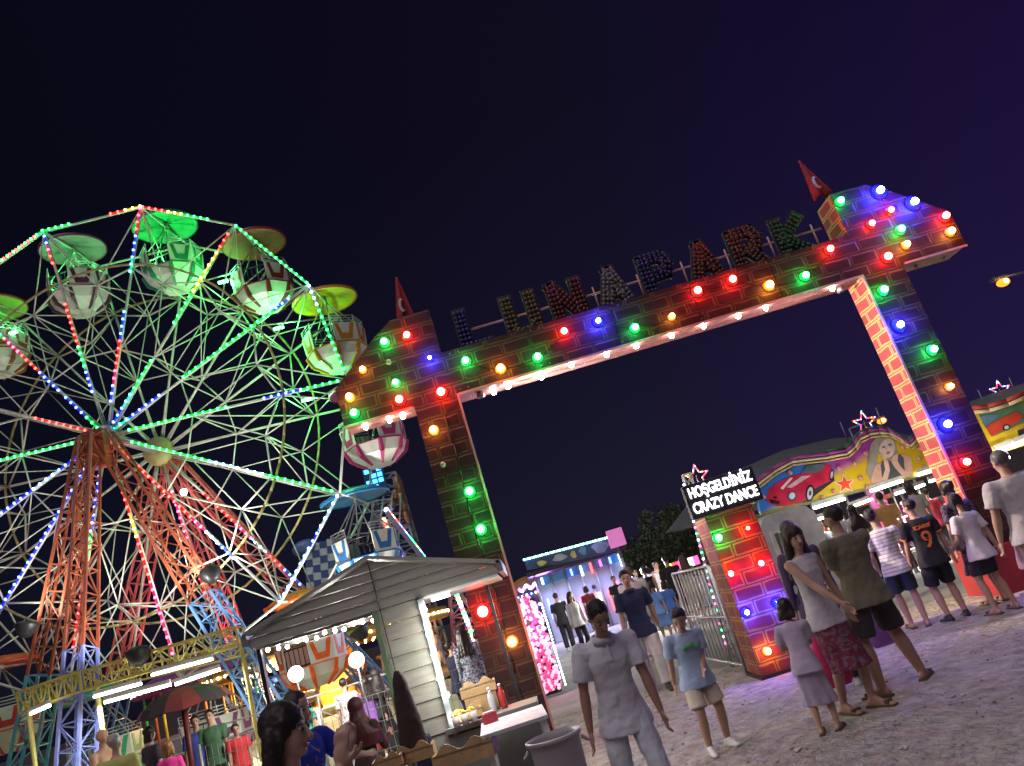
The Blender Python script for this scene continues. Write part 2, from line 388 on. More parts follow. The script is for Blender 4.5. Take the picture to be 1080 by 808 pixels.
for i, ch in enumerate('LUNAPARK'):
    x0 = .18+i*.715; S = .58; mb = MB(); bk = MB()
    for st in STR[ch]:
        for (a, b_) in zip(st[:-1], st[1:]):
            A_ = Vector((x0+a[0]*.72*S*1.15, AY+.25, BZ+.03+a[1]*S)); B_ = Vector((x0+b_[0]*.72*S*1.15, AY+.25, BZ+.03+b_[1]*S))
            d = (B_-A_); n = max(2, int(d.length/.066)); nn = Vector((-d.z, 0, d.x)).normalized()
            bk.box((A_+B_)/2+Vector((0, .045, 0)), (d.length+.16, .05, .21), Matrix.Rotation(-math.atan2(d.z, d.x), 3, 'Y'))
            for k in range(n+1):
                for s in (-1, 0, 1): mb.ball(A_+d*(k/n)+nn*(s*.058)+Vector((0, random.uniform(-.01, .01), 0)), .036, 7, 5)
    o = bk.build('letter', M_back, sg, local=False)
    mb.build('unlit_bulbs', mat('unlit_bulb_%s' % 'LUNAPARK'[i]+str(i), tuple(c*.26+.022 for c in cols[i]), .25, 0, .35, 30), o, local=False)
mb = MB(); 
for z in (.34,): mb.bar((.1, AY+.33, BZ+z), (5.85, AY+.33, BZ+z), .016, 6)
for k in range(9): mb.bar((.12+.7*k, AY+.33, BZ), (.12+.7*k, AY+.33, BZ+.45), .014, 6)
mb.build('support_rail', M_trim, sg, local=False)

# two limp flags
M_flag = mat('red_flag_cloth', (.42, .03, .035), .7, 0, .25, 8, .3, 15); M_cres = mat('white_flag_mark', (.7, .62, .6), .7)
def flag(x, z0, h, lean, label):
    t = thing('flag', label, 'flag', (x, AY+.25, z0), 0)
    MB().bar((0, 0, -.05), (lean, 0, h), .012, 6).build('pole', M_grey, t)
    mb = MB(); R_, C_ = 12, 10; vs = []
    for j in range(R_+1):
        tt = j/R_; w = .02+.26*tt**.9
        for i in range(C_+1):
            s = i/C_; cx = lean*(1-tt)+w*(s-.62); y = .045*math.sin(s*9+tt*2)*tt-.02
            vs.append((cx, y, h*(1-tt)*.97+.03*math.sin(s*7)*tt+.02))
    fs = [(j*(C_+1)+i, j*(C_+1)+i+1, (j+1)*(C_+1)+i+1, (j+1)*(C_+1)+i) for j in range(R_) for i in range(C_)]
    mb.add(vs, fs, True); o = mb.build('flag_cloth', M_flag, t); so_ = o.modifiers.new('s', 'SOLIDIFY'); so_.thickness = .006
    mb = MB(); pts = []
    for k in range(13):
        a = math.radians(60+k*20); pts.append((-.03+.05*math.cos(a), .26+.11*math.sin(a)))
    for k in range(12, -1, -1):
        a = math.radians(60+k*20); pts.append((-.005+.035*math.cos(a), .26+.085*math.sin(a)))
    mb.prism(pts, -.062, -.056); mb.build('crescent_mark', M_cres, t)
flag(-.56, 6.0, .74, 0.0, 'drooping red flag with a white crescent on the left arch turret')
flag(6.08, 6.08, .72, -.05, 'narrow furled dark red flag beside the right arch turret')
t = bpy.data.objects['flag.001']; t.rotation_euler = (0, math.radians(-8), 0)

# ------------------------------------------------------------------ ticket pillar with LED sign
B_or = brick('painted_brick_orange', (.28, .045, .04), (.44, .20, .08), .9)
bp_ = thing('sign_pillar', 'short brick-painted pillar carrying a glowing white two-line LED sign', 'sign pillar', (2.75, 10.0, 0))
BX0, BX1, BY0, BY1, BT = 2.43, 3.06, 9.93, 10.55, 2.02
mb = MB(); mb.box(((BX0+BX1)/2, (BY0+BY1)/2, BT/2+.02), (BX1-BX0, BY1-BY0, BT-.04)); mb.build('pillar_body', B_or, bp_, local=False)
mb = MB(); mb.box(((BX0+BX1)/2, (BY0+BY1)/2, .02), (.7, .7, .04)); mb.build('foot_plate', M_dark, bp_, local=False)
mb = MB(); mb.box(((BX0+BX1)/2, BY0+.0, BT+.225), (.95, .12, .44)); sb_ = mb.build('sign_board', M_black, bp_, local=False, bevel=.01)
M_led = glow('white_led_lettering', (1, .96, 1), 7)
def text(s, size, mat_, parent, M, name='lettering', ext=.006, w=None, offset=0.0, spacing=1.0):
    cu = bpy.data.curves.new(name, 'FONT'); cu.body = s; cu.size = size; cu.extrude = ext; cu.align_x = 'CENTER'; cu.align_y = 'CENTER'; cu.offset = offset; cu.space_character = spacing
    o = bpy.data.objects.new(name, cu); COL.objects.link(o); bpy.context.view_layer.update()
    dg = bpy.context.evaluated_depsgraph_get(); me = bpy.data.meshes.new_from_object(o.evaluated_get(dg)); bpy.data.objects.remove(o)
    if w:
        xs = [v.co.x for v in me.vertices]; f_ = w/(max(xs)-min(xs)); c = (max(xs)+min(xs))/2
        for v in me.vertices: v.co.x = (v.co.x-c)*f_
    me.transform(M); me.materials.clear(); me.materials.append(mat_)
    for p in me.polygons: p.material_index = 0
    o = bpy.data.objects.new(name, me); COL.objects.link(o)
    if parent is not None: o.parent = parent; me.transform(world_of(parent).inverted())
    return o
RX = Matrix.Rotation(PI/2, 4, 'X')
cxs = (BX0+BX1)/2
text('HOŞGELDİNİZ', .185, M_led, bp_, Matrix.Translation((cxs, BY0-.072, BT+.325)) @ RX, w=.84, offset=.0022)
text('CRAZY DANCE', .185, M_led, bp_, Matrix.Translation((cxs, BY0-.072, BT+.125)) @ RX, w=.86, offset=.0022)
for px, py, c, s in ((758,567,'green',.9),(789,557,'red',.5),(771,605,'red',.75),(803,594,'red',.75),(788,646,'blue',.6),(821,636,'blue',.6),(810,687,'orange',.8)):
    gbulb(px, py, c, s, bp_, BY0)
# little LED star decoration behind the sign
def led_star(x, y, z, r, label, poles=True, tilt=0.0, group=None):
    t = thing('star_ornament', label, 'star ornament', (x, y, z), 0, group); t.rotation_euler = (0, tilt, 0)
    pts = []
    for k in range(10):
        a = PI/2+k*PI/5; rr = r if k % 2 == 0 else r*.42; pts.append(Vector((rr*math.cos(a), 0, rr*math.sin(a))))
    mb = MB(); 
    for k in range(10): mb.bar(pts[k], pts[(k+1) % 10], .012, 5)
    mb.bar((0, .02, -r*1.5), (0, .02, r*.2), .012, 5)
    mb.build('star_frame', M_grey, t)
    mb = MB(); cs = ['b', 'p', 'w', 'y', 'g', 'r']
    for k in range(10):
        for j in range(5):
            mb.cur = random.randrange(5); mb.ball(pts[k].lerp(pts[(k+1) % 10], j/5)+Vector((0, -.015, 0)), r*.062, 6, 4)
    mb.build('led_lamps', [glow('star_led_'+c, LEDC[c], 2.6) for c in 'bpwyr'], t)
    if poles:
        MB().bar((-r*1.7, .05, -r*1.8), (-r*1.9, .05, r*.5), .014, 5).build('pole', M_grey, t); MB().bar((r*1.5, .05, -r*1.6), (r*1.4, .05, r*1.1), .014, 5).build('pole', M_grey, t)
p = at(735, 503, 12.5); led_star(p.x, 12.5, p.z, .2, 'small multicoloured LED star above the ticket pillar sign', False, .1)
# slim aluminium mast with pennants behind the booth pillar
t = thing('light_mast', 'slim silver mast leaning behind the brick ticket pillar', 'mast', (*gnd(775, 700).xy, 0))
pa, pb = at(724, 500, 11.6), gnd(777, 702); mb = MB(); lattice(mb, pb, pa, .16, .12, 12, .012, (0, 1, 0)); mb.build('mast_lattice', M_grey, t, local=False)
mb = MB(); cs = ['p', 'w', 'g']
for k in range(26):
    mb.cur = k % 3; q = pb.lerp(pa, .12+.86*k/26); mb.ball(q+Vector((-.09, -.05, 0)), .018, 6, 4)
mb.build('led_lamps', [LB['p'], LB['w'], LB['g']], t, local=False)

# ------------------------------------------------------------------ tubular gate panels left of the pillar
M_rail = mat('galvanised_tube', (.55, .55, .58), .35, .6)
def gate_panel(a, b, h, label, n):
    a, b = Vector(a), Vector(b); t = thing('barrier_panel', label, 'barrier', ((a+b)/2), 0, None)
    mb = MB(); u = Vector((0, 0, 1))
    for z in (.12, h*.52, h): mb.bar(a+u*z, b+u*z, .02, 6)
    for q in (a, b): mb.bar(q, q+u*h, .024, 6)
    mb.build('frame', M_rail, t, local=False)
    mb = MB()
    for k in range(1, n): q = a.lerp(b, k/n); mb.bar(q+u*.12, q+u*h, .011, 6)
    mb.build('bars', M_rail, t, local=False)
a, b = gnd(796, 704), gnd(766, 683); gate_panel((BX0-.02, 10.6, 0), (2.30, 12.7, 0), 1.43, 'upright barred metal barrier beside the ticket pillar', 11)

# spots and housings added at both soffit ends to brighten the inner pillar faces
for x, tx, e_ in ((.15, AX1, 3000), (AX1-.25, AX0, 400)):
    mb = MB(); mb.lathe([(0, .0), (.05, .0), (.065, -.07), (.045, -.08), (0, -.03)], (0, 0, 0), 14); o = mb.build('added_spot', M_grey, arch); o.location = world_of(arch).inverted() @ Vector((x, AY+.26, AZ-.005))
    ld = bpy.data.lights.new('added_spot', 'SPOT'); ld.energy = e_; ld.color = (1, .78, .62); ld.spot_size = math.radians(75); ld.spot_blend = .8; ld.shadow_soft_size = .05
    lo = bpy.data.objects.new('added_spot_light', ld); COL.objects.link(lo); lo.location = (x, AY+.26, AZ-.11); lo.rotation_euler = (Vector((tx, AY+.26, 2.6))-lo.location).to_track_quat('-Z', 'Y').to_euler()

# wiring between the bulbs, board joints and screws on the arch front
mb = MB(); seq = [b for b in BULBS if 488 < b[0] < 880 and b[1] < 400]; seq.sort()
for b0, b1 in zip(seq[:-1], seq[1:]):
    p, q = at(b0[0], b0[1], AY-.014), at(b1[0], b1[1], AY-.014); pts = [p.lerp(q, k/5)-Vector((0, 0, .05*math.sin(PI*k/5))) for k in range(6)]; mb.path(pts, .006, 4)
mb.build('wiring', M_dark, arch, local=False)
for k in range(1, 5): MB().box((AX0+k*1.224, AY-.003, (AZ+BZ)/2), (.012, .008, BZ-AZ)).build('board_joint', M_dark, arch, local=False)
for z in (1.2, 2.4, 3.6):
    for x in (AX0-.31, AX1+.31): MB().box((x, AY-.003, z), (.62, .008, .012)).build('board_joint', M_dark, arch, local=False)
mb = MB()
for k in range(5):
    for z in (AZ+.05, BZ-.05):
        for dx in (-.06, .06): mb.bar((AX0+(k+.02)*1.2+dx+.1, AY-.008, z), (AX0+(k+.02)*1.2+dx+.1, AY, z), .012, 6)
mb.build('screws', M_grey, arch, local=False)
# ------------------------------------------------------------------ ferris wheel
HUB = Vector((-9.663, 20.0, 9.044)); WR = 6.744; PSI = .088; PH = 1.262; NW = 14; WD = 2.59
AXV = Vector((math.sin(PSI), math.cos(PSI), 0)); E1 = Vector((math.cos(PSI), -math.sin(PSI), 0)); ZV = Vector((0, 0, 1))
def wp(k, r, d=0.0):
    a = PH-k*2*PI/NW
    return HUB+AXV*d+(E1*math.cos(a)+ZV*math.sin(a))*(r*WR)
wh = thing('ferris_wheel', 'huge white steel ferris wheel with coloured LED spokes on lattice legs', 'ferris wheel', (HUB.x, HUB.y, 0))
OFF_W = world_of(wh).inverted()
rw = .032
for d, far in ((0.0, 0), (WD, 1)):
    for k in range(NW):
        mb = MB(); mb.bar(wp(k, .04, d), wp(k, 1, d), .037, 6); o = mb.build('spoke', M_white, wh, local=False)
    mb = MB()
    for k in range(NW): mb.bar(wp(k, 1, d), wp(k+1, 1, d), .034, 6)
    mb.build('outer_rim', M_white, wh, local=False)
    mb = MB()
    for k in range(NW):
        mb.bar(wp(k, .72, d), wp(k+.5, .66, d), .027, 5); mb.bar(wp(k+.5, .66, d), wp(k+1, .72, d), .027, 5)
        mb.bar(wp(k, 1, d), wp(k+.5, .66, d), .019, 5); mb.bar(wp(k, 1, d), wp(k-.5, .66, d), .019, 5)
        mb.bar(wp(k+.5, .66, d), wp(k, .36, d), .018, 5); mb.bar(wp(k+.5, .66, d), wp(k+1, .36, d), .018, 5)
        mb.bar(wp(k, .36, d), wp(k+1, .36, d), .022, 5); mb.bar(wp(k, .36, d), wp(k+.5, .05, d), .02, 5)
    mb.build('rim_bracing', M_white, wh, local=False)
    mb = MB(); n = 84
    for k in range(n): mb.bar(wp(k*NW/n, .735, d), wp((k+1)*NW/n, .735, d), .036, 5)
    mb.build('drive_ring', M_tan, wh, local=False)
mb = MB()
for k in range(NW):
    mb.bar(wp(k, 1, 0), wp(k, 1, WD), .03, 6)
    mb.bar(wp(k, .72, 0), wp(k, .72, WD), .018, 5); mb.bar(wp(k+.5, .66, 0), wp(k+.5, .66, WD), .022, 5); mb.bar(wp(k, .36, 0), wp(k, .36, WD), .02, 5)
    mb.bar(wp(k, .72, 0), wp(k, .36, WD), .018, 5); mb.bar(wp(k, .72, WD), wp(k, .36, 0), .018, 5)
    mb.bar(wp(k+.5, .66, 0), wp(k+1, .72, WD), .018, 5); mb.bar(wp(k, 1, 0), wp(k, .72, WD), .018, 5); mb.bar(wp(k, 1, WD), wp(k, .72, 0), .022, 5)
mb.build('cross_ties', M_white, wh, local=False)
MH = Matrix.Rotation(-PSI, 3, 'Z') @ Matrix.Rotation(-PI/2, 3, 'X')
mb = MB(); mb.lathe([(0, -.25), (.22, -.25), (.30, -.1), (.30, .35), (0, .35)], HUB, 20, M=MH); mb.bar(HUB-AXV*.3, HUB+AXV*(WD+.4), .13, 12); mb.build('hub_axle', M_grey, wh, local=False)
mb = MB(); mb.lathe([(0, -.2), (.42, -.2), (.45, 0), (.3, .3), (0, .3)], HUB+AXV*WD, 20, M=MH); mb.build('rear_hub', M_tan, wh, local=False)

def led_strip(a, b, seq, out=-.075, parent=wh, r=.040, step=.20, tw=.030):
    """lamps over an added bar glowing for their coloured spill, camera side of a member; seq = colour letters in order"""
    a, b = Vector(a), Vector(b); d = b-a; n = max(2, int(d.length/step)); u = AXV*out
    keys = sorted(set(seq)); mb = MB()
    for i in range(n+1):
        t = i/n; c = seq[min(len(seq)-1, int(t*len(seq)))]; mb.cur = keys.index(c); mb.ball(a+d*t+u, r, 6, 4)
    for i in range(len(seq)):
        mb.cur = len(keys)+keys.index(seq[i]); p = a+d*(i/len(seq)); q = a+d*((i+1)/len(seq))
        mb.bar(p+u*.75, q+u*.75, tw, 4, flat=.25 if False else None)
    return mb.build('led_strip', [LB[k] for k in keys]+[LT[k] for k in keys], parent, local=False)
SP = {-1: [(.97, .83, 'bpr'), (.62, .2, 'rrgb')], 0: [(.99, .70, 'prbbc'), (.52, .14, 'bbrrpb')], 1: [(.95, .52, 'ryyygg'), (.34, .06, 'ggcb')],
 2: [(.90, .38, 'bgggggg'), (.26, .04, 'bbc')], 3: [(.96, .66, 'ggbb'), (.5, .1, 'ggggg')], 4: [(.97, .62, 'ggggw'), (.58, .12, 'wwgggggg')],
 5: [(.75, .05, 'bwprrrrrr')], 6: [(.9, .25, 'ppprryr')], 7: [(.8, .1, 'rrgbb')], 8: [(.95, .12, 'bbbbbb')], 9: [(.95, .1, 'bbbbbwb')], 10: [(.9, .08, 'ggggggg')],
 11: [(.8, .6, 'ggc'), (.32, .06, 'rrro')], 12: [(.9, .3, 'ggprb'), (.25, .05, 'bbg')]}
for k, segs in SP.items():
    for r0_, r1_, seq in segs: led_strip(wp(k, r0_), wp(k, r1_), seq.replace('o', 'r'))
for k0, t0, t1, seq in ((-1, .7, 1, 'ry'), (0, .03, .72, 'rrryyggg'), (-2, .25, 1, 'rgggg'), (-1, 0, .27, 'ggg'), (1, .03, .98, 'gggggg'), (2, .02, .9, 'wggg'), (4, .03, 1, 'wwbwww'), (12, .2, .9, 'rrr')):
    a = wp(k0, 1); b = wp(k0+1, 1); led_strip(a.lerp(b, t0), a.lerp(b, t1), seq)
# fairy strings on the rear face
for k, (a0, a1, seq) in {5: (.9, .3, 'brwprr'), 6: (.7, .2, 'rrpp')}.items(): led_strip(wp(k, a0, WD), wp(k, a1, WD), seq)

# lattice legs: front pair, front stay; rear pair, rear stay.  red above, blue below
def leg(top, foot, w0, w1, split, cu=M_red, cl=M_blue, n=16):
    top, foot = Vector(top), Vector(foot); m_ = top.lerp(foot, split); ws = w0+(w1-w0)*split
    n1 = max(3, int(n*split)); up = (foot-top).cross(ZV); up = up if up.length > .5 else Vector((1, 0, 0))
    mb = MB(); lattice(mb, top, m_, w0, ws, n1, .042, up, .019); mb.build('leg_upper', cu, wh, local=False)
    mb = MB(); lattice(mb, m_, foot, ws, w1, n-n1, .045, up, .020); mb.build('leg_lower', cl, wh, local=False)
F0 = HUB-AXV*.45
leg(F0+Vector((.15, 0, -.1)), (-6.2, 19.5, .24), .40, .72, .56)
leg(F0+Vector((-.25, 0, -.1)), (-12.75, 19.3, 0), .36, .62, .62, cl=mat('teal_painted_steel', (.06, .26, .30), .4))
leg(F0+Vector((-.1, -.15, -.1)), (-10.15, 17.2, 0), .34, .56, .60, cl=mat('violet_painted_steel', (.13, .16, .42), .4))
mb = MB(); mb.box(F0+Vector((-.05, 0, -.45)), (.55, .34, 1.0)); mb.build('bearing_block', M_red, wh, local=False)
R0 = HUB+AXV*(WD+.45); M_pk = mat('pink_lit_steel', (.52, .10, .10), .45)  # pink light on the rear legs is put into this steel colour
leg(R0, (-4.4, 23.0, 0), .34, .62, .68, M_pk); leg(R0, (-13.2, 23.4, 0), .34, .6, .66, M_pk); leg(R0, (-9.0, 26.4, 0), .3, .55, .66, M_pk)

# ------------------------------------------------------------------ gondolas
M_cab = mat('cream_fibreglass', (.66, .67, .60), .3, 0, .1, 3)
def gondola(k, name_col, col, roofcol, label):
    c = (wp(k, 1, 0)+wp(k, 1, WD))/2
    t = thing('gondola', label, 'gondola', (c.x, c.y, c.z), -.88+.12*math.sin(k*2.1), 'ferris wheel gondolas')
    mc = mat('gondola_trim_'+name_col, col, .35); mr_ = mat('gondola_roof_'+name_col, roofcol, .45, 0, .2, 4)
    z0 = -2.2; n = 8; R_ = .86
    def oc(i, r, z): a = 2*PI*(i+.5)/n; return Vector((r*math.cos(a), r*math.sin(a), z))
    # hull: lower bowl + side panels
    mb = MB()
    vs = [oc(i, .37, z0) for i in range(n)]+[oc(i, .73, z0+.26) for i in range(n)]+[oc(i, R_, z0+.55) for i in range(n)]
    fs = [(i, (i+1) % n, n+(i+1) % n, n+i) for i in range(n)]+[(n+i, n+(i+1) % n, 2*n+(i+1) % n, 2*n+i) for i in range(n)]+[tuple(range(n-1, -1, -1))]
    mb.add(vs, fs)
    o = mb.build('hull', M_cab, t); s_ = o.modifiers.new('s', 'SOLIDIFY'); s_.thickness = .03
    # coloured ribs on the bowl
    mb = MB()
    for i in range(n):
        p = [oc(i, .38, z0-.005), oc(i, .745, z0+.255), oc(i, R_+.015, z0+.55)]
        mb.bar(p[0], p[1], .035, 4, .075); mb.bar(p[1], p[2], .075, 4, .055)
        a, b = oc(i, R_+.012, z0+.55), oc(i+1, R_+.012, z0+.55); mb.bar(a, b, .022, 4)
        m_ = (oc(i, .5, z0+.03)+oc(i+1, .5, z0+.03))/2; q = (oc(i, .80, z0+.22)+oc(i+1, .80, z0+.22))/2
    mb.build('hull_ribs', mc, t)
    # seat backs on two opposite sides (three panels each); open door bays between
    for side in (0, 4):
        pan = MB(); mark = MB()
        for j in (-1, 0, 1):
            i = (side+j) % n; a0, a1 = oc(i, R_, z0+.55), oc(i+1, R_, z0+.55); b0, b1 = oc(i, R_+.04, z0+1.12), oc(i+1, R_+.04, z0+1.12)
            nrm = ((a0+a1)/2); nrm.z = 0; nrm.normalize(); th = nrm*.03
            pan.add([a0, a1, b1, b0, a0-th, a1-th, b1-th, b0-th], [(0, 1, 2, 3), (7, 6, 5, 4), (0, 4, 5, 1), (1, 5, 6, 2), (2, 6, 7, 3), (3, 7, 4, 0)])
            def q(u, v): return (a0.lerp(a1, u)).lerp(b0.lerp(b1, u), v)+nrm*.012
            w = .16
            U = [(.08, .95), (.08+w, .95), (.30+.05, .42), (.65, .42), (.92-w, .95), (.92, .95), (.76, .14), (.24, .14)]
            pts = [q(u, v) for u, v in U]; k0 = len(mark.v)
            mark.add([p_ for p_ in pts]+[p_-nrm*.02 for p_ in pts], [(0, 1, 2, 7), (7, 2, 3, 6), (6, 3, 4, 5), (0, 8, 9, 1), (1, 9, 10, 2), (2, 10, 11, 3), (3, 11, 12, 4), (4, 12, 13, 5), (5, 13, 14, 6), (6, 14, 15, 7), (7, 15, 8, 0)])
        sb = pan.build('seat_back', M_cab, t); mark.build('painted_mark', mc, sb)
    # rails and doors
    for side in (0, 4):
        mb = MB()
        for z in (1.19, 1.27, 1.35):
            for j in (-1, 0, 1):
                i = (side+j) % n; mb.bar(oc(i, R_, z0+z), oc(i+1, R_, z0+z), .013, 5)
        for j in (-1, 0, 1, 2): mb.bar(oc((side+j) % n, R_, z0+1.1), oc((side+j) % n, R_, z0+1.36), .013, 5)
        mb.build('guard_rail', M_rail, t)
    for i in (2, 6):
        mb = MB(); a0, a1 = oc(i, .84, z0+.55), oc(i+1, .84, z0+.55); u = Vector((0, 0, .5))
        mb.path([a0, a0+u, a1+u, a1], .022, 5)
        for j in range(1, 5): q_ = a0.lerp(a1, j/5); mb.bar(q_, q_+u, .012, 5)
        mb.build('door', M_black, t)
    mb = MB(); mb.lathe([(.25, z0+.1), (.3, z0+.62), (0, z0+.64)], n=14); mb.build('centre_wheel', M_dark, t)
    # hangers and roof disc
    mb = MB()
    for i in (0, 1, 4, 5, 7, 3): mb.bar(oc(i, R_, z0+1.1), (0, 0, -.02), .018, 5)
    mb.bar((0, 0, -.12), (0, 0, .2), .05, 8); mb.build('hanger', M_white, t)
    mb = MB(); mb.lathe([(0, .16), (.86, .02), (.93, -.02), (.93, .03), (.6, .2), (0, .30)], n=32); mb.build('roof', mr_, t)
    mb = MB()
    mb.lathe([(.925, -.035), (.95, -.02), (.95, .045), (.925, .04)], n=32); mb.build('roof_edge', mc, t)
    return t
GD = {-1: ('violet', (.10, .03, .07), (.30, .12, .20), 'purple-roofed gondola at the upper left of the ferris wheel'),
 0: ('green', (.02, .22, .12), (.04, .32, .17), 'green-roofed gondola at the very top of the ferris wheel'),
 1: ('maroon', (.26, .03, .03), (.42, .16, .08), 'maroon-marked gondola with an orange roof, right of the topmost one'),
 2: ('amber', (.50, .22, .02), (.55, .42, .02), 'white gondola with amber marks under a bright yellow roof'),
 3: ('magenta', (.48, .05, .18), (.40, .05, .15), 'white gondola with pink marks hanging behind the arch corner'),
 4: ('azure', (.02, .16, .45), (.02, .22, .42), 'blue-marked gondola under a blue roof above the kiosk roof'),
 5: ('orange', (.80, .12, .01), (.70, .16, .02), 'orange-marked gondola seen through the kiosk window'),
 6: ('purple', (.22, .05, .20), (.22, .06, .22), 'purple-marked gondola low down at the loading deck beside the umbrella'),
 7: ('leaf', (.02, .35, .15), (.02, .35, .15), 'green-marked gondola at the bottom of the ferris wheel'),
 8: ('scarlet', (.50, .03, .03), (.50, .12, .04), 'red-marked gondola low at the left edge of the picture'),
 12: ('brown', (.30, .10, .03), (.28, .20, .05), 'green-lit gondola under a brownish yellow roof at the left edge'),
 9: ('coral', (.50, .12, .06), (.50, .14, .04), 'gondola with an orange roof at the far left above the gantry'), 11: ('navy', (.02, .06, .3), (.02, .06, .3), 'navy-marked gondola at the far left rim')}
for k, v in GD.items():
    if k == 11: continue
    gondola(k, *v)
# green glow lamps fixed on the inner rim behind each upper gondola
for k in (-2, -1, 0, 1, 2, 3):
    kk = k % NW if k < -1 else k
    p = wp(k, .78, WD*.35)
    mb = MB(); mb.bar((-.14, 0, 0), (.14, 0, 0), .045, 6); o = mb.build('floodlight', glow('green_flood', (.1, 1, .3), 14), wh); o.location = OFF_W @ p
    ld = bpy.data.lights.new('green_flood_lamp', 'POINT'); ld.energy = 300; ld.color = (.07, 1, .18); ld.shadow_soft_size = .12
    lo = bpy.data.objects.new('green_flood_lamp', ld); COL.objects.link(lo); lo.location = p+(wp(k, 1.0, WD*.5)-Vector((0,0,1.6))-p).normalized()*.14
# big floodlights on the legs, throwing light up the wheel
def flood(p, tgt, energy, col, size=.35, blend=.5, angle=95, parent=wh, housing=True):
    p, tgt = Vector(p), Vector(tgt); d = (tgt-p).normalized()
    if housing:
        mb = MB(); Q = d.to_track_quat('Z', 'Y').to_matrix()
        mb.lathe([(0, -.22), (.12, -.2), (.24, 0), (.26, .06), (.24, .06), (.1, -.12), (0, -.12)], (0, 0, 0), 16, M=Q)
        o = mb.build('floodlight', M_dark, parent); o.location = world_of(parent).inverted() @ p
    ld = bpy.data.lights.new('flood_lamp', 'SPOT'); ld.energy = energy; ld.color = col; ld.spot_size = math.radians(angle); ld.spot_blend = blend; ld.shadow_soft_size = size
    lo = bpy.data.objects.new('flood_lamp', ld); COL.objects.link(lo); lo.location = p+d*.1; lo.rotation_euler = d.to_track_quat('-Z', 'Y').to_euler()
fl = at(222, 606, 18.6); flood(fl, HUB+Vector((.8, 1, -1)), 650, (1, .97, .86), .12, .4, 130)
fl = at(212, 716-86, 18.6)
fl = at(28, 662, 18.2); flood(fl, HUB+Vector((-1, 0, 0)), 550, (1, .97, .86), .12, .4, 130)
flood((-8.2, 16.9, 3.0), HUB+Vector((0, .3, 1)), 900, (1, .98, .88), .15, .4, 140)
flood((-4.2, 19.6, 2.2), HUB+Vector((3, 0, -1)), 1000, (1, .98, .9), .15, .4, 130)
flood((-9.2, 24.6, 2.2), HUB+Vector((0, 3, -1)), 800, (1, .25, .30), .12, .4, 100)
# bright work lamp among the rear legs
p = at(194, 519, 22.2); o = MB().ball((0, 0, 0), .1, 10, 6).build('work_lamp', glow('work_lamp_glass', (1, .98, .95), 30), wh); o.location = OFF_W @ p
p2 = at(152, 478, 19.3)

# ------------------------------------------------------------------ loading gantry with fluorescent tubes
gt = thing('gantry', 'yellow lattice gantry with white fluorescent tubes across the wheel legs', 'gantry', (-10.2, 17.4, 0))
def gbeam(p, q, h, w, n):
    p, q = Vector(p), Vector(q); mb = MB(); u = Vector((0, 0, h)); bk = Vector((0, w, 0))
    for off in (Vector(), bk):
        mb.bar(p+off, q+off, .03, 4); mb.bar(p+u+off, q+u+off, .03, 4)
        for k in range(n):
            a, b = p.lerp(q, k/n)+off, p.lerp(q, (k+1)/n)+off
            mb.bar(a, b+u, .018, 4) if k % 2 else mb.bar(a+u, b, .018, 4)
            mb.bar(a, a+u, .018, 4)
        mb.bar(q+off, q+u+off, .03, 4)
    for k in range(0, n+1, 2):
        a = p.lerp(q, k/n); mb.bar(a, a+bk, .018, 4); mb.bar(a+u, a+u+bk, .018, 4)
    return mb.build('gantry_beam', M_yel, gt, local=False)
gy = 17.0
gbeam(at(90, 727, gy), at(252, 680, gy), .38, .4, 9); gbeam(at(20, 752, gy+.3), at(86, 729, gy+.3), .42, .4, 8)
gbeam(at(120, 724, gy+2.2), at(262, 690, gy+2.2), .32, .3, 8)
def tube(p, q, r=.028, parent=None, m=None, w=.5):
    p, q = Vector(p), Vector(q)
    mb = MB(); mb.bar(p, q, r, 8); o = mb.build('fluorescent_tube', m or M_tube, parent, local=False)
    mb = MB(); mb.bar(p+Vector((0, 0, r*2.6)), q+Vector((0, 0, r*2.6)), r*1.5, 4, flat=None); mb.build('tube_batten', M_white, parent, local=False)
for a, b in (((32, 753), (53, 744)), ((99, 735), (149, 721)), ((160, 712), (224, 695)), ((110, 741), (180, 722)), ((185, 722), (232, 706))): tube(at(*a, gy-.05), at(*b, gy-.05), .03, gt)
for px, py in ((96, 720), (250, 680), (24, 750)):
    q = at(px, py, gy); MB().bar((q.x, gy+.2, 0), (q.x, gy+.2, q.z), .05, 8).build('post', M_yel, gt, local=False)
for px, py, e_ in ((120, 735, 130), (195, 712, 170)):
    p = at(px, py, gy); ld = bpy.data.lights.new('tube_light', 'AREA'); ld.shape = 'RECTANGLE'; ld.size = 1.2; ld.size_y = .1; ld.energy = e_; ld.color = (.97, 1, .92)
    lo = bpy.data.objects.new('tube_light', ld); COL.objects.link(lo); lo.location = p-Vector((0, 0, .08))
# ------------------------------------------------------------------ grey timber kiosk with a gable roof
M_side = None
def siding_mat():
    m, nt, b = nodes('grey_green_cladding'); N = nt.nodes.new; L = nt.links.new
    tc = N('ShaderNodeTexCoord'); nz = N('ShaderNodeTexNoise'); nz.inputs['Scale'].default_value = 3; nz.inputs['Detail'].default_value = 6
    mp = N('ShaderNodeMapping'); mp.inputs['Scale'].default_value = (1, 1, 9); L(tc.outputs['Object'], mp.inputs[0]); L(mp.outputs[0], nz.inputs['Vector'])
    r = N('ShaderNodeValToRGB'); r.color_ramp.elements[0].color = (.255, .26, .215, 1); r.color_ramp.elements[1].color = (.345, .35, .295, 1)
    r.color_ramp.elements[0].position = .3; r.color_ramp.elements[1].position = .7
    L(nz.outputs['Fac'], r.inputs[0]); L(r.outputs[0], b.inputs['Base Color']); b.inputs['Roughness'].default_value = .55
    return m
M_side = siding_mat()
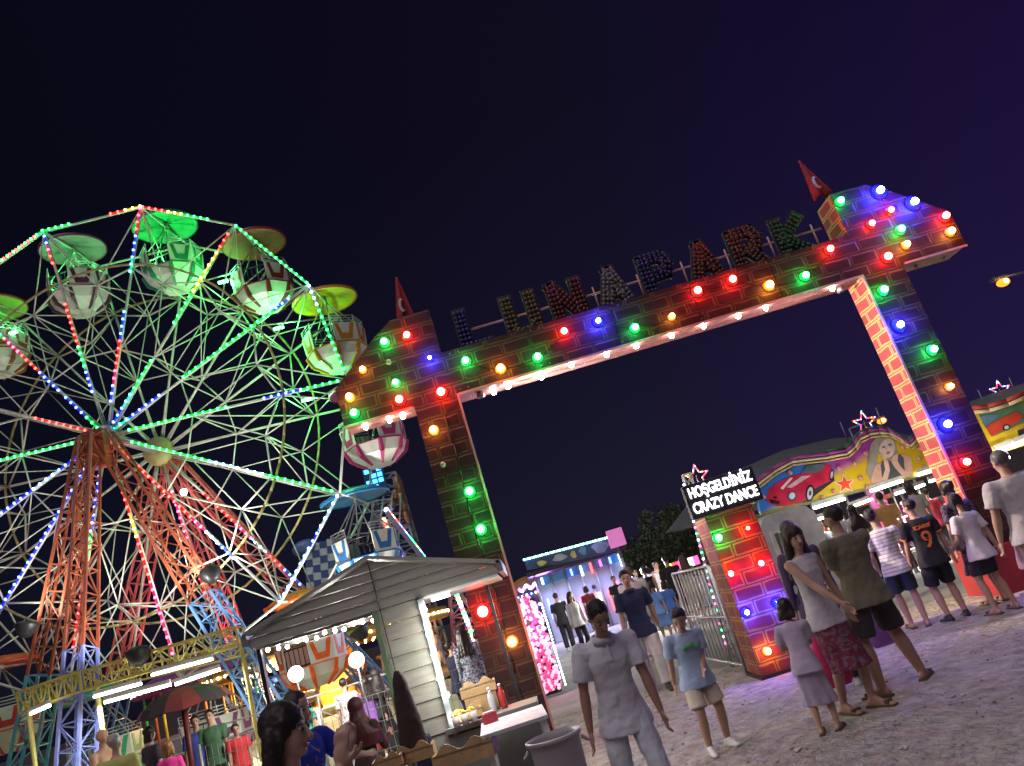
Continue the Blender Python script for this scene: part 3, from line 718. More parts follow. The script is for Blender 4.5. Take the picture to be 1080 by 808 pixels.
KY, KX0, KX1, KA, KE = 7.5, -2.62, -.2, 2.46, 2.10
KXA = -1.38; KB = 2.0; KD = 1.5
kio = thing('kiosk', 'grey-green timber snack kiosk with a low gable roof and open hatches', 'kiosk', (-1.4, KY+.7, 0))
# gable cladding boards (lapped), each row clipped to the gable outline
mb = MB(); rows = 5; H_ = KA-KB
def topz(x): return KE+(KA-KE)*(1-(KXA-x)/(KXA-KX0)) if x < KXA else KE-.03+(KA-KE+.03)*(1-(x-KXA)/(KX1-KXA))
def xr(z):
    if z <= KE-.03: return KX0, KX1
    t = (z-KE)/(KA-KE); t2 = (z-KE+.03)/(KA-KE+.03)
    return KX0+(KXA-KX0)*max(0, t), KX1-(KX1-KXA)*max(0, t2)
for i in range(rows):
    z0 = KB+H_*i/rows; z1 = KB+H_*(i+1)/rows-.006
    a0, a1 = xr(z0); b0, b1 = xr(z1-.001)
    if b1-b0 < .04: b0, b1 = KXA-.02, KXA+.02
    vs = [(a0, KY-.025, z0), (a1, KY-.025, z0), (b1, KY-.008, z1), (b0, KY-.008, z1), (a0, KY+.03, z0), (a1, KY+.03, z0), (b1, KY+.03, z1), (b0, KY+.03, z1)]
    mb.add(vs, [(0, 1, 2, 3), (7, 6, 5, 4), (0, 4, 5, 1), (1, 5, 6, 2), (2, 6, 7, 3), (3, 7, 4, 0)])
mb.build('gable_cladding', M_side, kio, local=False)
mb = MB(); pw = .40
for i in range(13):
    z0 = .06+i*.149; z1 = z0+.143
    vs = [(-1.41, KY-.02, z0), (-1.41+pw, KY-.02, z0), (-1.41+pw, KY-.004, z1), (-1.41, KY-.004, z1), (-1.41, KY+.08, z0), (-1.41+pw, KY+.08, z0), (-1.41+pw, KY+.08, z1), (-1.41, KY+.08, z1)]
    mb.add(vs, [(0, 1, 2, 3), (7, 6, 5, 4), (0, 4, 5, 1), (1, 5, 6, 2), (2, 6, 7, 3), (3, 7, 4, 0)])
mb.build('wall_panel', M_side, kio, local=False)
mb = MB(); mb.box((-1.43, KY, .99), (.05, .07, 2.0)); mb.build('corner_post', mat('sage_painted_timber', (.13, .19, .11), .5), kio, local=False, bevel=.004)
M_roof = mat('light_grey_roof_sheet', (.33, .34, .32), .45, .2, .2, 3)
mb = MB()
for (xa, za, xb, zb) in ((KXA, KA+.02, KX0-.04, KE+.012), (KXA, KA+.02, KX1+.02, KE-.015)):
    vs = []
    for y in (KY-.05, KY+KD): vs += [(xa, y, za), (xb, y, zb), (xb, y, zb+.035), (xa, y, za+.035)]
    f = [(0, 1, 2, 3), (7, 6, 5, 4), (0, 4, 5, 1), (1, 5, 6, 2), (2, 6, 7, 3), (3, 7, 4, 0)]; mb.add(vs, f)
o = mb.build('roof', M_roof, kio, local=False)
MB().box((KX1+.015, KY+KD/2-.05, KE-.04), (.05, KD, .11)).build('gutter', M_grey, kio, local=False); MB().box((KX0-.03, KY+KD/2-.05, KE-.02), (.05, KD, .10)).build('gutter', M_grey, kio, local=False)
M_ceil = mat('white_ceiling_board', (.72, .72, .70), .5)
mb = MB(); mb.box(((KX0+KX1)/2, KY+KD/2, KB-.012), (KX1-KX0-.06, KD-.12, .02)); mb.build('ceiling', M_ceil, kio, local=False)
# rear frame posts, counters
mb = MB()
mb.box((KX1-.22, KY+KD-.1, 1.0), (.035, .05, 1.95)); mb.build('post', M_dark, kio, local=False)
mb = MB(); mb.box((KX0+.06, KY+.05, 1.0), (.035, .06, 1.95)); mb.build('post', M_dark, kio, local=False)
mb = MB(); mb.bar((KXA, KY-.035, KA), (KXA+.01, KY-.035, KB), .006, 5); mb.bar((KXA+.01, KY-.035, KB), (KXA+.03, KY-.035, .5), .005, 5); mb.build('cable', M_black, kio, local=False)
mb = MB(); mb.box((-.985, KY-.005, 1.0), (.05, .09, 1.96)); mb.build('hatch_jamb', mat('pale_jamb', (.30, .36, .38), .35), kio, local=False)
M_wood = mat('varnished_pine', (.42, .28, .13), .5, 0, .3, 9, .2, 60)
mb = MB(); mb.box((-.62, KY+.12, .80), (.86, .42, .05)); mb.box((-.62, KY+.12, .38), (.84, .36, .76)); mb.build('counter', mat('grey_counter', (.16, .16, .15), .5), kio, local=False, bevel=.005)
# bulbs up the jamb and under the ceiling edge
for px, py in ((449, 660), (451, 669), (456, 691), (462, 716), (469, 733), (477, 757), (445, 643)):
    p = at(px+2, py, KY-.07); o = MB().ball((0, 0, 0), .028, 10, 7).build('light_bulb', glow('kiosk_bulb_glass', (1, .97, .92), 38), kio); o.location = world_of(kio).inverted() @ p
for k in range(13):
    x = KX0+.12+k*.092; o = MB().ball((0, 0, 0), .02, 8, 5).build('light_bulb', glow('kiosk_bulb_small', (1, .93, .80), 40), kio); o.location = world_of(kio).inverted() @ Vector((x, KY+.10+.03*(k % 2), KB-.05-.012*(k % 3)))
mb = MB(); mb.box((KX0+.7, KY+.09, KB-.028), (1.2, .10, .008)); mb.build('foil_garland', mat('silver_foil', (.8, .8, .8), .25, 1, .3, 30, .8, 60), kio, local=False)
for x in (-.82,):
    o = MB().bar((-.09, 0, 0), (.09, 0, 0), .016, 8).build('fluorescent_tube', M_tube, kio); o.location = world_of(kio).inverted() @ Vector((x, KY+.2, KB-.05))
ld = bpy.data.lights.new('kiosk_bulb_string', 'POINT'); ld.energy = 22; ld.color = (1, .96, .9); ld.shadow_soft_size = .2
lo = bpy.data.objects.new('kiosk_bulb_string', ld); COL.objects.link(lo); lo.location = (-.80, KY-.32, 1.4)
ld = bpy.data.lights.new('kiosk_ceiling_light', 'AREA'); ld.size = .9; ld.energy = 22; ld.color = (1, .96, .9)
lo = bpy.data.objects.new('kiosk_ceiling_light', ld); COL.objects.link(lo); lo.location = (-.55, KY+.3, KB-.08)

# goods on and by the counter: wavy-topped wooden trays, corn cups, bottles
def wavy_tray(x, y, z, w, h, label, rz=0.0):
    t = thing('snack_tray', label, 'tray', (x, y, z), rz)
    pts = [(-w/2, 0), (w/2, 0), (w/2, h*.7)]
    for k in range(17):
        u = 1-k/16; pts.append((-w/2+w*u, h*(.8+.2*math.cos(u*2*PI*2+PI)*1.0)+.02*math.sin(u*PI)))
    pts.append((-w/2, h*.7))
    mb = MB(); mb.prism(pts, -.012, 0); mb.build('front_board', M_wood, t, bevel=.003)
    mb = MB(); mb.box((0, .12, .012), (w, .22, .02)); mb.box((-w/2+.01, .12, h*.35), (.018, .22, h*.66)); mb.box((w/2-.01, .12, h*.35), (.018, .22, h*.66)); mb.build('tray_box', M_wood, t)
    return t
p = at(489, 799, 6.6); wavy_tray(p.x, 6.6, p.z-.05, .50, .17, 'large dark wavy-topped wooden tray at the bottom edge by the white table', -.1)
p = at(437, 800, 6.9); wavy_tray(p.x, 6.9, p.z-.03, .34, .14, 'pale wavy-topped tray left of the kiosk post', .05)
p = at(412, 803, 6.7); wavy_tray(p.x-.03, 6.7, p.z-.05, .24, .11, 'small pale tray end at the lower left of the kiosk post', .1)
wavy_tray(-.84, KY-.02, .84, .30, .11, 'middle wavy tray on the kiosk counter under the corn cups', .1)
t = wavy_tray(-.70, KY+.2, 1.0, .34, .13, 'upper pale wavy tray raised at the back of the counter', .05)
MB().box((0, .1, -.08), (.3, .2, .16)).build('riser', M_wood, t)
M_corn = mat('yellow_corn', (.75, .55, .08), .5, 0, .3, 40); M_cup = mat('paper_cup', (.7, .66, .6), .6)
for i, x in enumerate((-.93, -.85, -.77)):
    t = thing('corn_cup', ['left', 'middle', 'right'][i]+'most of three paper cups of yellow corn on the counter', 'cup', (x, KY-.13, .825))
    MB().lathe([(0, 0), (.028, 0), (.038, .09), (.034, .09), (.03, .02), (0, .02)], n=14).build('cup', M_cup, t)
    mb = MB()
    for k in range(22): a = random.uniform(0, 6.3); r = random.uniform(0, .03); mb.ball((r*math.cos(a), r*math.sin(a), .09+random.uniform(0, .03)), .011, 6, 4)
    mb.build('corn_kernels', M_corn, t)
for i, (x, y, c) in enumerate(((-.6, KY+.1, (.5, .5, .55)), (-.5, KY+.16, (.45, .04, .04)))):
    t = thing('bottle', ['clear plastic bottle with a pale cap on the counter', 'red sauce bottle at the back of the counter'][i], 'bottle', (x, y, .825))
    MB().lathe([(0, 0), (.03, 0), (.032, .02), (.032, .14), (.012, .18), (.012, .2), (0, .2)], n=14).build('bottle_body', mat('bottle_%d' % i, c, .2), t)
    MB().bar((0, 0, .2), (0, 0, .22), .014, 10).build('cap', M_ceil, t)
t = thing('speaker_box', 'small navy box standing low against the kiosk wall', 'box', (-1.27, KY-.1, 0)); 
MB().box((0, 0, .42), (.15, .14, .84)).build('box_body', mat('navy_plastic', (.012, .014, .05), .35), t, bevel=.012)
MB().lathe([(0, 0), (.04, -.004), (.052, .006)], (0, -.072, .72), 16, M=Matrix.Rotation(PI/2, 3, 'X')).build('speaker_cone', M_black, t)
# white plank table
tb = thing('plank_table', 'white-painted plank table at the foot of the arch pillar', 'table', (-.42, 7.0, 0), 0)
mb = MB()
for k in range(7): mb.box((0, -.34+k*.108, .78), (.56, .10, .03))
mb.build('tabletop', mat('white_planks', (.50, .50, .53), .5, 0, .2, 8, .3, 30), tb, bevel=.004)
for sx in (-1, 1):
    for sy in (-1, 1): MB().box((sx*.24, sy*.33, .38), (.05, .05, .76)).build('leg', M_ceil, tb)
tb.rotation_euler = (0, 0, .05)
t = thing('napkin_box', 'small red and white box on the white plank table', 'box', (-.62, 7.2, .797), .3); MB().box((0, 0, .04), (.12, .08, .08)).build('box_body', mat('red_card', (.5, .04, .05), .5), t); MB().box((0, 0, .085), (.09, .05, .012)).build('napkins', M_ceil, t)

# ------------------------------------------------------------------ plastic bin
q = at(580, 766, 6.0)
bn = thing('rubbish_bin', 'grey round plastic bin beside the foot of the left arch pillar', 'bin', (q.x, 6.0, 0))
M_bin = mat('grey_bin_plastic', (.30, .29, .30), .45, 0, .15, 4, .1, 30)
mb = MB(); mb.lathe([(0, .01), (.145, .01), (.16, .04), (.185, .66), (.19, .70), (.205, .705), (.207, .73), (.192, .735), (.18, .70), (.172, .66), (.15, .06), (0, .05)], n=40); mb.build('bin_body', M_bin, bn)
for s in (-1, 1): MB().path([(s*.2, -.04, .67), (s*.235, -.03, .64), (s*.235, .03, .64), (s*.2, .04, .67)], .01, 6).build('handle', M_bin, bn)
mb = MB()
for k in range(9): mb.ball((random.uniform(-.1, .1), random.uniform(-.1, .1), .4+random.uniform(0, .1)), random.uniform(.04, .07), 7, 5)
mb.build('rubbish', mat('crumpled_paper', (.5, .48, .45), .8, 0, .4, 20), bn)

# ------------------------------------------------------------------ wire mesh fence behind the kiosk
def mesh_fence(a, b, h, label, step=.09, z0=.05, m=None, r=.0045):
    a, b = Vector(a), Vector(b); t = thing('mesh_fence', label, 'fence', ((a.x+b.x)/2, (a.y+b.y)/2, 0)); L_ = (b-a).length; u = Vector((0, 0, 1)); mb = MB()
    n = int(L_/step)
    for k in range(n+1): q = a.lerp(b, k/n); mb.bar(q+u*z0, q+u*h, r, 4)
    for k in range(int((h-z0)/step/2)+1): z = z0+k*step*2; mb.bar(a+u*z, b+u*z, r, 4)
    mb.build('wire_mesh', m or M_grey, t, local=False)
    for k in range(int(L_/2)+2):
        q = a.lerp(b, min(1, k*2/L_)); MB().bar(q, q+u*(h+.05), .025, 6).build('post', m or M_grey, t, local=False)
mesh_fence((-5.6, 13.0, 0), (-.85, 12.3, 0), 1.05, 'grey wire mesh fence behind the kiosk', .1, m=mat('fence_wire', (.4, .4, .38), .5, .3))
# white criss-cross railing of the deck
def railing(a, b, h, label, z0=.24, cross=True, m=M_white, r=.016, step=.75):
    a, b = Vector(a), Vector(b); t = thing('deck_railing', label, 'railing', ((a.x+b.x)/2, (a.y+b.y)/2, z0)); u = Vector((0, 0, 1)); L_ = (b-a).length; n = max(1, int(L_/step)); mb = MB()
    for z in (.08, h*.75, h): mb.bar(a+u*(z0+z), b+u*(z0+z), r, 6)
    mb.build('rails', m, t, local=False); mb = MB()
    for k in range(n+1): q = a.lerp(b, k/n); mb.bar(q+u*z0, q+u*(z0+h), r, 6)
    mb.build('posts', m, t, local=False)
    if cross:
        mb = MB()
        for k in range(n): p_, q = a.lerp(b, k/n), a.lerp(b, (k+1)/n); mb.bar(p_+u*(z0+.08), q+u*(z0+h*.75), r*.7, 5); mb.bar(q+u*(z0+.08), p_+u*(z0+h*.75), r*.7, 5)
        mb.build('crossed_braces', m, t, local=False)
railing((-6.6, 14.2, 0), (-2.2, 14.0, 0), 1.0, 'white crossed railing along the deck edge behind the mesh fence')
railing((-12.6, 15.4, 0), (-7.0, 14.4, 0), .95, 'white railing in front of the wheel loading deck', cross=False)
# orange board fence
t = thing('board_fence', 'orange-yellow varnished board fence low in front of the gondola deck', 'fence', (-8.2, 14.0, 0))
M_ob = mat('orange_boards', (.50, .26, .04), .5, 0, .25, 6)
mb = MB()
for k in range(26):
    mb.box((-9.0+k*.12-.0, 14.0-k*.008, .50), (.105, .03, .96))
mb.build('boards', M_ob, t, local=False); mb = MB(); mb.bar((-9.1, 13.97, .97), (-5.9, 13.76, .97), .03, 4); mb.build('top_rail', M_ob, t, local=False)

# ------------------------------------------------------------------ umbrella, round lamps
t = thing('parasol', 'dark red and black ribbed parasol on a stout pole at the lower left', 'parasol', (at(200, 800, 13.0).x, 13.0, 0))
q = at(193, 738, 13.0)
MB().bar((0, 0, 0), (q.x-t.location.x, 0, q.z+.08), .05, 8).build('pole', mat('maroon_pole', (.12, .02, .02), .5), t)
mb = MB(); vs = []; n = 16; ct = Vector((q.x-t.location.x, 0, q.z))
prof = [(.0, .20), (.2, .185), (.42, .12), (.6, .0), (.68, -.12)]
for r, z in prof:
    for i in range(n): a = 2*PI*i/n; rr = r*(1+.05*(i % 2)); vs.append(ct+Vector((rr*math.cos(a), rr*math.sin(a), z-.05*(i % 2)*r)))
mb.v = [tuple(v) for v in vs]
for j in range(len(prof)-1):
    for i in range(n): mb.f.append((j*n+i, j*n+(i+1) % n, (j+1)*n+(i+1) % n, (j+1)*n+i)); mb.mi.append(0 if i % 4 < 2 else 1); mb.sm.append(False)
o = mb.build('canopy', [mat('dark_red_canopy', (.16, .02, .015), .7), mat('black_canopy', (.02, .012, .012), .7)], t); s_ = o.modifiers.new('s', 'SOLIDIFY'); s_.thickness = .01
for i, (px, py, y) in enumerate(((312, 711, 12.2), (376, 696, 12.2))):
    q = at(px, py, y); t = thing('globe_lamp', ['left', 'right'][i]+' white globe lamp on a thin post seen through the kiosk hatch', 'lamp', (q.x, y, 0), 0, 'globe lamps on thin posts')
    MB().bar((0, 0, 0), (0, 0, q.z-.08), .012, 6).build('post', M_grey, t)
    MB().ball((0, 0, q.z), .115, 18, 12).build('globe', glow('globe_lamp_glass', (1, .98, .95), 8), t)
    ld = bpy.data.lights.new('globe_light', 'POINT'); ld.energy = 130; ld.color = (1, .95, .85); ld.shadow_soft_size = .12; lo = bpy.data.objects.new('globe_light', ld); COL.objects.link(lo); lo.location = (q.x+.05, y+.3, q.z+.2)
# ------------------------------------------------------------------ right-hand ride with painted canopy
RY = 16.5
rd = thing('carousel_ride', 'open-sided ride with a painted fascia of a red car and a woman, tube lights below', 'ride', (at(890, 520, RY).x, RY+2.5, 0))
def rp(px, py, y=RY): q = at(px, py, y); return (q.x, q.z)
top = [(797, 508), (815, 494), (833, 484), (840, 483), (872, 479), (892, 475), (900, 468), (905, 460), (915, 455), (926, 453), (936, 454), (946, 459), (953, 465), (958, 467), (965, 461), (985, 455), (1012, 452)]
bot = [(1012, 489), (983, 497), (900, 517), (802, 540)]
def art_mat():
    m, nt, b = nodes('painted_fascia'); N = nt.nodes.new; L = nt.links.new
    tc = N('ShaderNodeTexCoord'); sp = N('ShaderNodeSeparateXYZ'); L(tc.outputs['Generated'], sp.inputs[0])
    nz = N('ShaderNodeTexNoise'); nz.inputs['Scale'].default_value = 6; nz.inputs['Detail'].default_value = 4; L(tc.outputs['Generated'], nz.inputs['Vector'])
    a = N('ShaderNodeMath'); a.operation = 'MULTIPLY_ADD'; L(nz.outputs['Fac'], a.inputs[0]); a.inputs[1].default_value = .16; L(sp.outputs[0], a.inputs[2])
    r = N('ShaderNodeValToRGB'); L(a.outputs[0], r.inputs[0]); e = r.color_ramp.elements
    e[0].position = .08; e[0].color = (.03, .20, .60, 1); e[1].position = .40; e[1].color = (.05, .16, .55, 1)
    x = e.new(.50); x.color = (.38, .05, .33, 1); x = e.new(.9); x.color = (.33, .05, .32, 1)
    # diagonal yellow ground
    s = N('ShaderNodeMath'); s.operation = 'MULTIPLY_ADD'; L(sp.outputs[2], s.inputs[0]); s.inputs[1].default_value = 1.0; L(a.outputs[0], s.inputs[2])
    s.inputs[1].default_value = -1.25
    y = N('ShaderNodeMapRange'); y.inputs[1].default_value = -.22; y.inputs[2].default_value = .0; L(s.outputs[0], y.inputs[0])
    mx = N('ShaderNodeMix'); mx.data_type = 'RGBA'; L(y.outputs[0], mx.inputs[0]); L(r.outputs[0], mx.inputs[6]); mx.inputs[7].default_value = (.62, .42, .01, 1)
    L(mx.outputs[2], b.inputs['Base Color']); b.inputs['Roughness'].default_value = .35; return m
poly = [rp(*p) for p in bot[::-1]]+[rp(*p) for p in top[::-1]]
poly = [rp(802, 540), rp(900, 517), rp(983, 497), rp(1012, 489)]+[rp(*p) for p in top[::-1]]
def panel(poly, y0, y1, name, m, parent):
    mb = MB(); mb.prism(poly, y0, y1); o = mb.build(name, m, parent, local=False)
    bm = bmesh.new(); bm.from_mesh(o.data); bmesh.ops.triangulate(bm, faces=[f for f in bm.faces if len(f.verts) > 4]); bmesh.ops.recalc_face_normals(bm, faces=bm.faces); bm.to_mesh(o.data); bm.free(); return o
fas = panel(poly, RY, RY+.15, 'painted_fascia', art_mat(), rd)
tp = [Vector((rp(*p)[0], RY-.03, rp(*p)[1])) for p in top]
for off, r, c, nm in ((0.0, .035, (.35, .05, .25), 'magenta_border'), (-.08, .028, (.72, .60, .32), 'cream_border'), (-.15, .02, (.60, .45, .12), 'gold_border')):
    mb = MB(); pts = [p+Vector((0, 0, off)) for p in tp]; mb.path(pts, r, 6); mb.build(nm, mat(nm, c, .35), rd, local=False)
mb = MB(); mb.path([p+Vector((0, .02, .06)) for p in tp[4:]], .03, 6); mb.build('green_border', mat('green_border', (.03, .16, .08), .4), rd, local=False)
# painted motifs, a few mm of relief each
def motif(pts, name, col, lv=1, parent=fas, smooth_=0, d=.006, rough=.3):
    pl = [rp(795+x/5.4, 445+y/5.67) for x, y in pts]
    mb = MB(); mb.prism(pl, RY-d*lv-.004, RY-.001)
    o = mb.build(name, mat('paint_'+name+str(len(_MC)), col, rough, 0, .25, 5), parent, local=False)
    bm = bmesh.new(); bm.from_mesh(o.data); bmesh.ops.triangulate(bm, faces=[f for f in bm.faces if len(f.verts) > 4]); bm.to_mesh(o.data); bm.free(); return o
def ell(cx_, cy_, rx, ry, n=18, rot=0.0):
    return [(cx_+rx*math.cos(t)*math.cos(rot)-ry*math.sin(t)*math.sin(rot), cy_+rx*math.cos(t)*math.sin(rot)+ry*math.sin(t)*math.cos(rot)) for t in [2*PI*k/n for k in range(n)]]
motif([(130, 505), (300, 480), (460, 350), (455, 330), (330, 400), (140, 480)], 'painted_shadow', (.03, .03, .03), 1)
car = motif([(72, 470), (80, 410), (120, 370), (200, 330), (270, 312), (290, 300), (400, 250), (440, 262), (458, 330), (440, 350), (400, 372), (345, 400), (300, 470), (180, 505), (130, 500), (95, 492)], 'painted_red_car', (.50, .02, .06), 2)
motif([(272, 305), (300, 262), (390, 250), (400, 265), (385, 292), (330, 308)], 'painted_windscreen', (.10, .14, .17), 3)
motif([(150, 398), (205, 335), (222, 335), (165, 405)], 'painted_stripe', (.7, .6, .62), 3); motif([(185, 392), (270, 325), (325, 322), (215, 395)], 'painted_stripe', (.62, .42, .46), 3)
motif([(88, 462), (150, 478), (140, 494), (92, 484)], 'painted_grille', (.02, .01, .01), 3)
motif(ell(318, 428, 25, 52, 18, .12), 'painted_tyre', (.015, .015, .015), 3); motif(ell(318, 428, 16, 38, 18, .12), 'painted_rim', (.5, .52, .55), 4); motif(ell(318, 428, 7, 15, 12, .12), 'painted_rim_hub', (.05, .05, .05), 5)
motif(ell(442, 318, 13, 34, 14, .12), 'painted_tyre', (.02, .02, .02), 3); motif(ell(442, 318, 7, 22, 14, .12), 'painted_rim', (.4, .42, .45), 4)
motif(ell(216, 445, 26, 30, 16, .2), 'painted_headlight', (.05, .06, .08), 3); motif(ell(216, 443, 17, 21, 16, .2), 'painted_headlight_glass', (.5, .6, .68), 4)
motif(ell(120, 452, 12, 7), 'painted_vent', (.02, .01, .01), 3)
def starp(cx_, cy_, r, r2, rot): return [(cx_+(r if k % 2 == 0 else r2)*math.sin(rot+k*PI/5), cy_-(r if k % 2 == 0 else r2)*math.cos(rot+k*PI/5)) for k in range(10)]
motif(starp(518, 372, 64, 27, -.15), 'painted_star_border', (.8, .68, .5), 2); motif(starp(518, 372, 52, 21, -.15), 'painted_star', (.75, .07, .02), 3)
motif([(668, 130), (700, 85), (738, 70), (780, 92), (808, 140), (820, 190), (800, 230), (745, 250), (730, 215), (710, 180), (700, 230), (715, 270), (680, 300), (665, 350), (640, 300), (650, 220)], 'painted_hair', (.30, .27, .22), 2)
motif(ell(758, 160, 44, 60, 18, .2), 'painted_face', (.62, .50, .40), 3)
motif([(665, 350), (690, 265), (740, 235), (850, 195), (895, 215), (905, 320), (800, 350), (700, 375), (670, 375)], 'painted_shoulders', (.60, .36, .25), 3)
motif([(720, 260), (740, 220), (790, 240), (830, 195), (850, 215), (860, 320), (790, 345), (730, 350)], 'painted_dark_top', (.07, .08, .09), 4)
motif([(722, 360), (745, 285), (735, 230), (720, 190), (740, 215), (762, 235), (772, 290), (755, 355)], 'painted_forearm', (.66, .42, .30), 5)
motif([(850, 335), (800, 275), (780, 240), (792, 205), (818, 190), (815, 235), (830, 265), (882, 325)], 'painted_forearm', (.66, .42, .30), 5)
for (x, y, rx, ry, c, n_) in ((738, 152, 10, 4, (.05, .04, .04), 'eye'), (772, 138, 10, 4, (.05, .04, .04), 'eye'), (762, 186, 13, 9, (.55, .22, .22), 'lips'), (762, 187, 8, 3, (.8, .75, .7), 'teeth'), (752, 165, 4, 11, (.5, .36, .28), 'nose')):
    motif(ell(x, y, rx, ry, 12, -.3), 'painted_'+n_, c, 4)
M_drop = mat('glass_knob', (.5, .25, .2), .15)
for x, y in ((208, 305), (485, 278), (575, 248), (638, 188), (848, 150), (948, 162), (608, 335), (458, 415), (390, 450), (648, 385), (972, 270), (55, 450), (940, 220)):
    q = at(795+x/5.4, 445+y/5.67, RY-.03); MB().ball(q, .055, 8, 5).build('glass_knob', M_drop, fas, local=False)
# roof dome behind the fascia
mb = MB(); mb.lathe([(3.6, 0), (2.8, .55), (1.4, .95), (.2, 1.1), (0, 1.1)], (0, 0, 0), 24); o = mb.build('roof_tarpaulin', mat('grey_tarpaulin', (.10, .12, .12), .6), rd)
o.location = world_of(rd).inverted() @ Vector((rp(880, 500)[0]+.5, RY+3.7, rp(880, 505)[1]+.1))
# underside ceiling and floor
x0, z0 = rp(802, 540); x1, z1 = rp(1012, 489); zc = min(z0, z1)
mb = MB(); mb.box(((x0+x1)/2+1, RY+3, max(z0, z1)+.25), (x1-x0+2, 5.8, .08)); mb.build('ceiling', mat('green_canvas_lining', (.10, .13, .05), .6), rd, local=False)
mb = MB(); mb.bar((x0, RY+.05, z0-.02), (x1, RY+.05, z1-.02), .05, 4); mb.bar((x0, RY+.9, z0-.03), (x1, RY+.9, z1-.03), .04, 4); mb.build('edge_beam', mat('olive_painted_steel', (.22, .24, .06), .45), rd, local=False)
for a, b, y in (((858, 536), (891, 526), 0), ((918, 518), (952, 507), 0), ((968, 501), (1000, 491), 0), ((862, 548), (884, 541), .9), ((897, 535), (918, 527), .9), ((944, 521), (957, 517), .9), ((962, 516), (975, 511), .9), ((980, 508), (990, 505), .9)):
    pa, pb = at(*a, RY-.06+y), at(*b, RY-.06+y); tube(pa, pb, .03 if y == 0 else .028, rd)
for px, py in ((880, 545), (950, 522)):
    p = at(px, py, RY+.2); ld = bpy.data.lights.new('ride_tube_light', 'AREA'); ld.shape = 'RECTANGLE'; ld.size = 1.6; ld.size_y = .3; ld.energy = 85; ld.color = (.98, 1, .93)
    lo = bpy.data.objects.new('ride_tube_light', ld); COL.objects.link(lo); lo.location = p-Vector((0, 0, .08))
# area lights in front of the eave line shine up at the fascia; no fittings drawn
for px, py in ((875, 527), (935, 512)):
    p = at(px, py, RY-.55); ld = bpy.data.lights.new('fascia_light', 'AREA'); ld.shape = 'RECTANGLE'; ld.size = 1.8; ld.size_y = .1; ld.energy = 6; ld.color = (1, .97, .9)
    lo = bpy.data.objects.new('fascia_light', ld); COL.objects.link(lo); lo.location = p; lo.rotation_euler = (math.radians(150), 0, 0)
# posts
M_post = mat('silver_pole', (.45, .44, .42), .35, .5)
for i, px in enumerate((866, 884, 896, 907, 930, 946, 958, 968, 978, 988)):
    y = RY+1.2+(i % 3)*.8; q = at(px, 560, y); MB().bar((q.x, y, .1), (q.x, y, max(z0, z1)+.2), .022+.01*(i % 2), 8).build('post', M_post, rd, local=False)
# pink chevron column
q = at(940, 560, RY+.8); t = o = thing('chevron_column', 'pink column with white chevrons inside the lit ride', 'column', (q.x, RY+.8, 0))
MB().box((0, 0, 1.35), (.26, .26, 2.5)).build('column', mat('hot_pink_paint', (.70, .05, .30), .4), t, bevel=.01)
mb = MB()
for k in range(11):
    z = .5+k*.2; 
    for s in (-1, 1): mb.box((s*.06, -.134, z), (.14, .006, .05), Matrix.Rotation(s*.6, 3, 'Y'))
mb.build('chevrons', mat('pale_pink_paint', (.8, .5, .6), .4), t)
# orange frame, floor deck, steps with balusters
M_orf = mat('orange_frame_paint', (.65, .14, .03), .4)
q0, q1 = at(905, 533, RY+1.6), at(944, 521, RY+1.6); mb = MB(); mb.box(((q0+q1)/2), ((q1-q0).length, .06, .10)); mb.build('cross_frame', M_orf, rd, local=False)
fx0, fx1 = at(862, 600, RY+.6).x, at(1010, 600, RY+.6).x
mb = MB(); mb.box(((fx0+fx1)/2+.6, RY+3.2, .15), (fx1-fx0+1.5, 5.2, .30)); mb.build('ride_floor', mat('worn_planks', (.20, .17, .14), .7, 0, .3, 5), rd, local=False)
railing((fx0, RY+.5, 0), ((fx0+fx1)/2-.3, RY+.5, 0), .75, 'white slatted railing along the front of the painted ride', .3, True, M_post, .03, .35)
railing(((fx0+fx1)/2+.3, RY+.4, 0), (fx1+.6, RY+.1, 0), .75, 'second white slatted railing nearer the right arch pillar', .3, True, M_post, .03, .35)
# ride seats: rows of little cars with rounded backs
cs = [((.50, .08, .04), 'red'), ((.55, .42, .06), 'yellow'), ((.05, .3, .12), 'green'), ((.55, .55, .52), 'white'), ((.35, .05, .3), 'purple')]
for i, px in enumerate((878, 905, 925, 952, 975, 992)):
    c, nm = cs[i % 5]; y = RY+1.9+(i % 2)*.7; q = at(px, 580, y)
    t = thing('tub_car', '%s tub car, number %s from the left inside the lit ride' % (nm, ['one', 'two', 'three', 'four', 'five', 'six'][i]), 'tub car', (q.x, y, .3), 0, 'tub cars inside the painted ride')
    mm = mat('seat_'+nm, c, .35)
    MB().lathe([(0, 0), (.42, 0), (.5, .1), (.5, .42), (.44, .45), (.40, .2), (0, .18)], n=20).build('seat_tub', mm, t)
    mb = MB(); mb.prism([(-.4, .4), (.4, .4), (.36, .85), (.2, 1.0), (-.2, 1.0), (-.36, .85)], .3, .36); mb.build('backrest', mm, t, bevel=.02)
    mb = MB()
    for k in range(14): a = 2*PI*k/14; mb.ball((.38*math.cos(a), .28, .72+.3*math.sin(a)), .035, 6, 4)
    mb.build('seat_lamps', glow('seat_lamp', (1, .85, .5), 3), t)
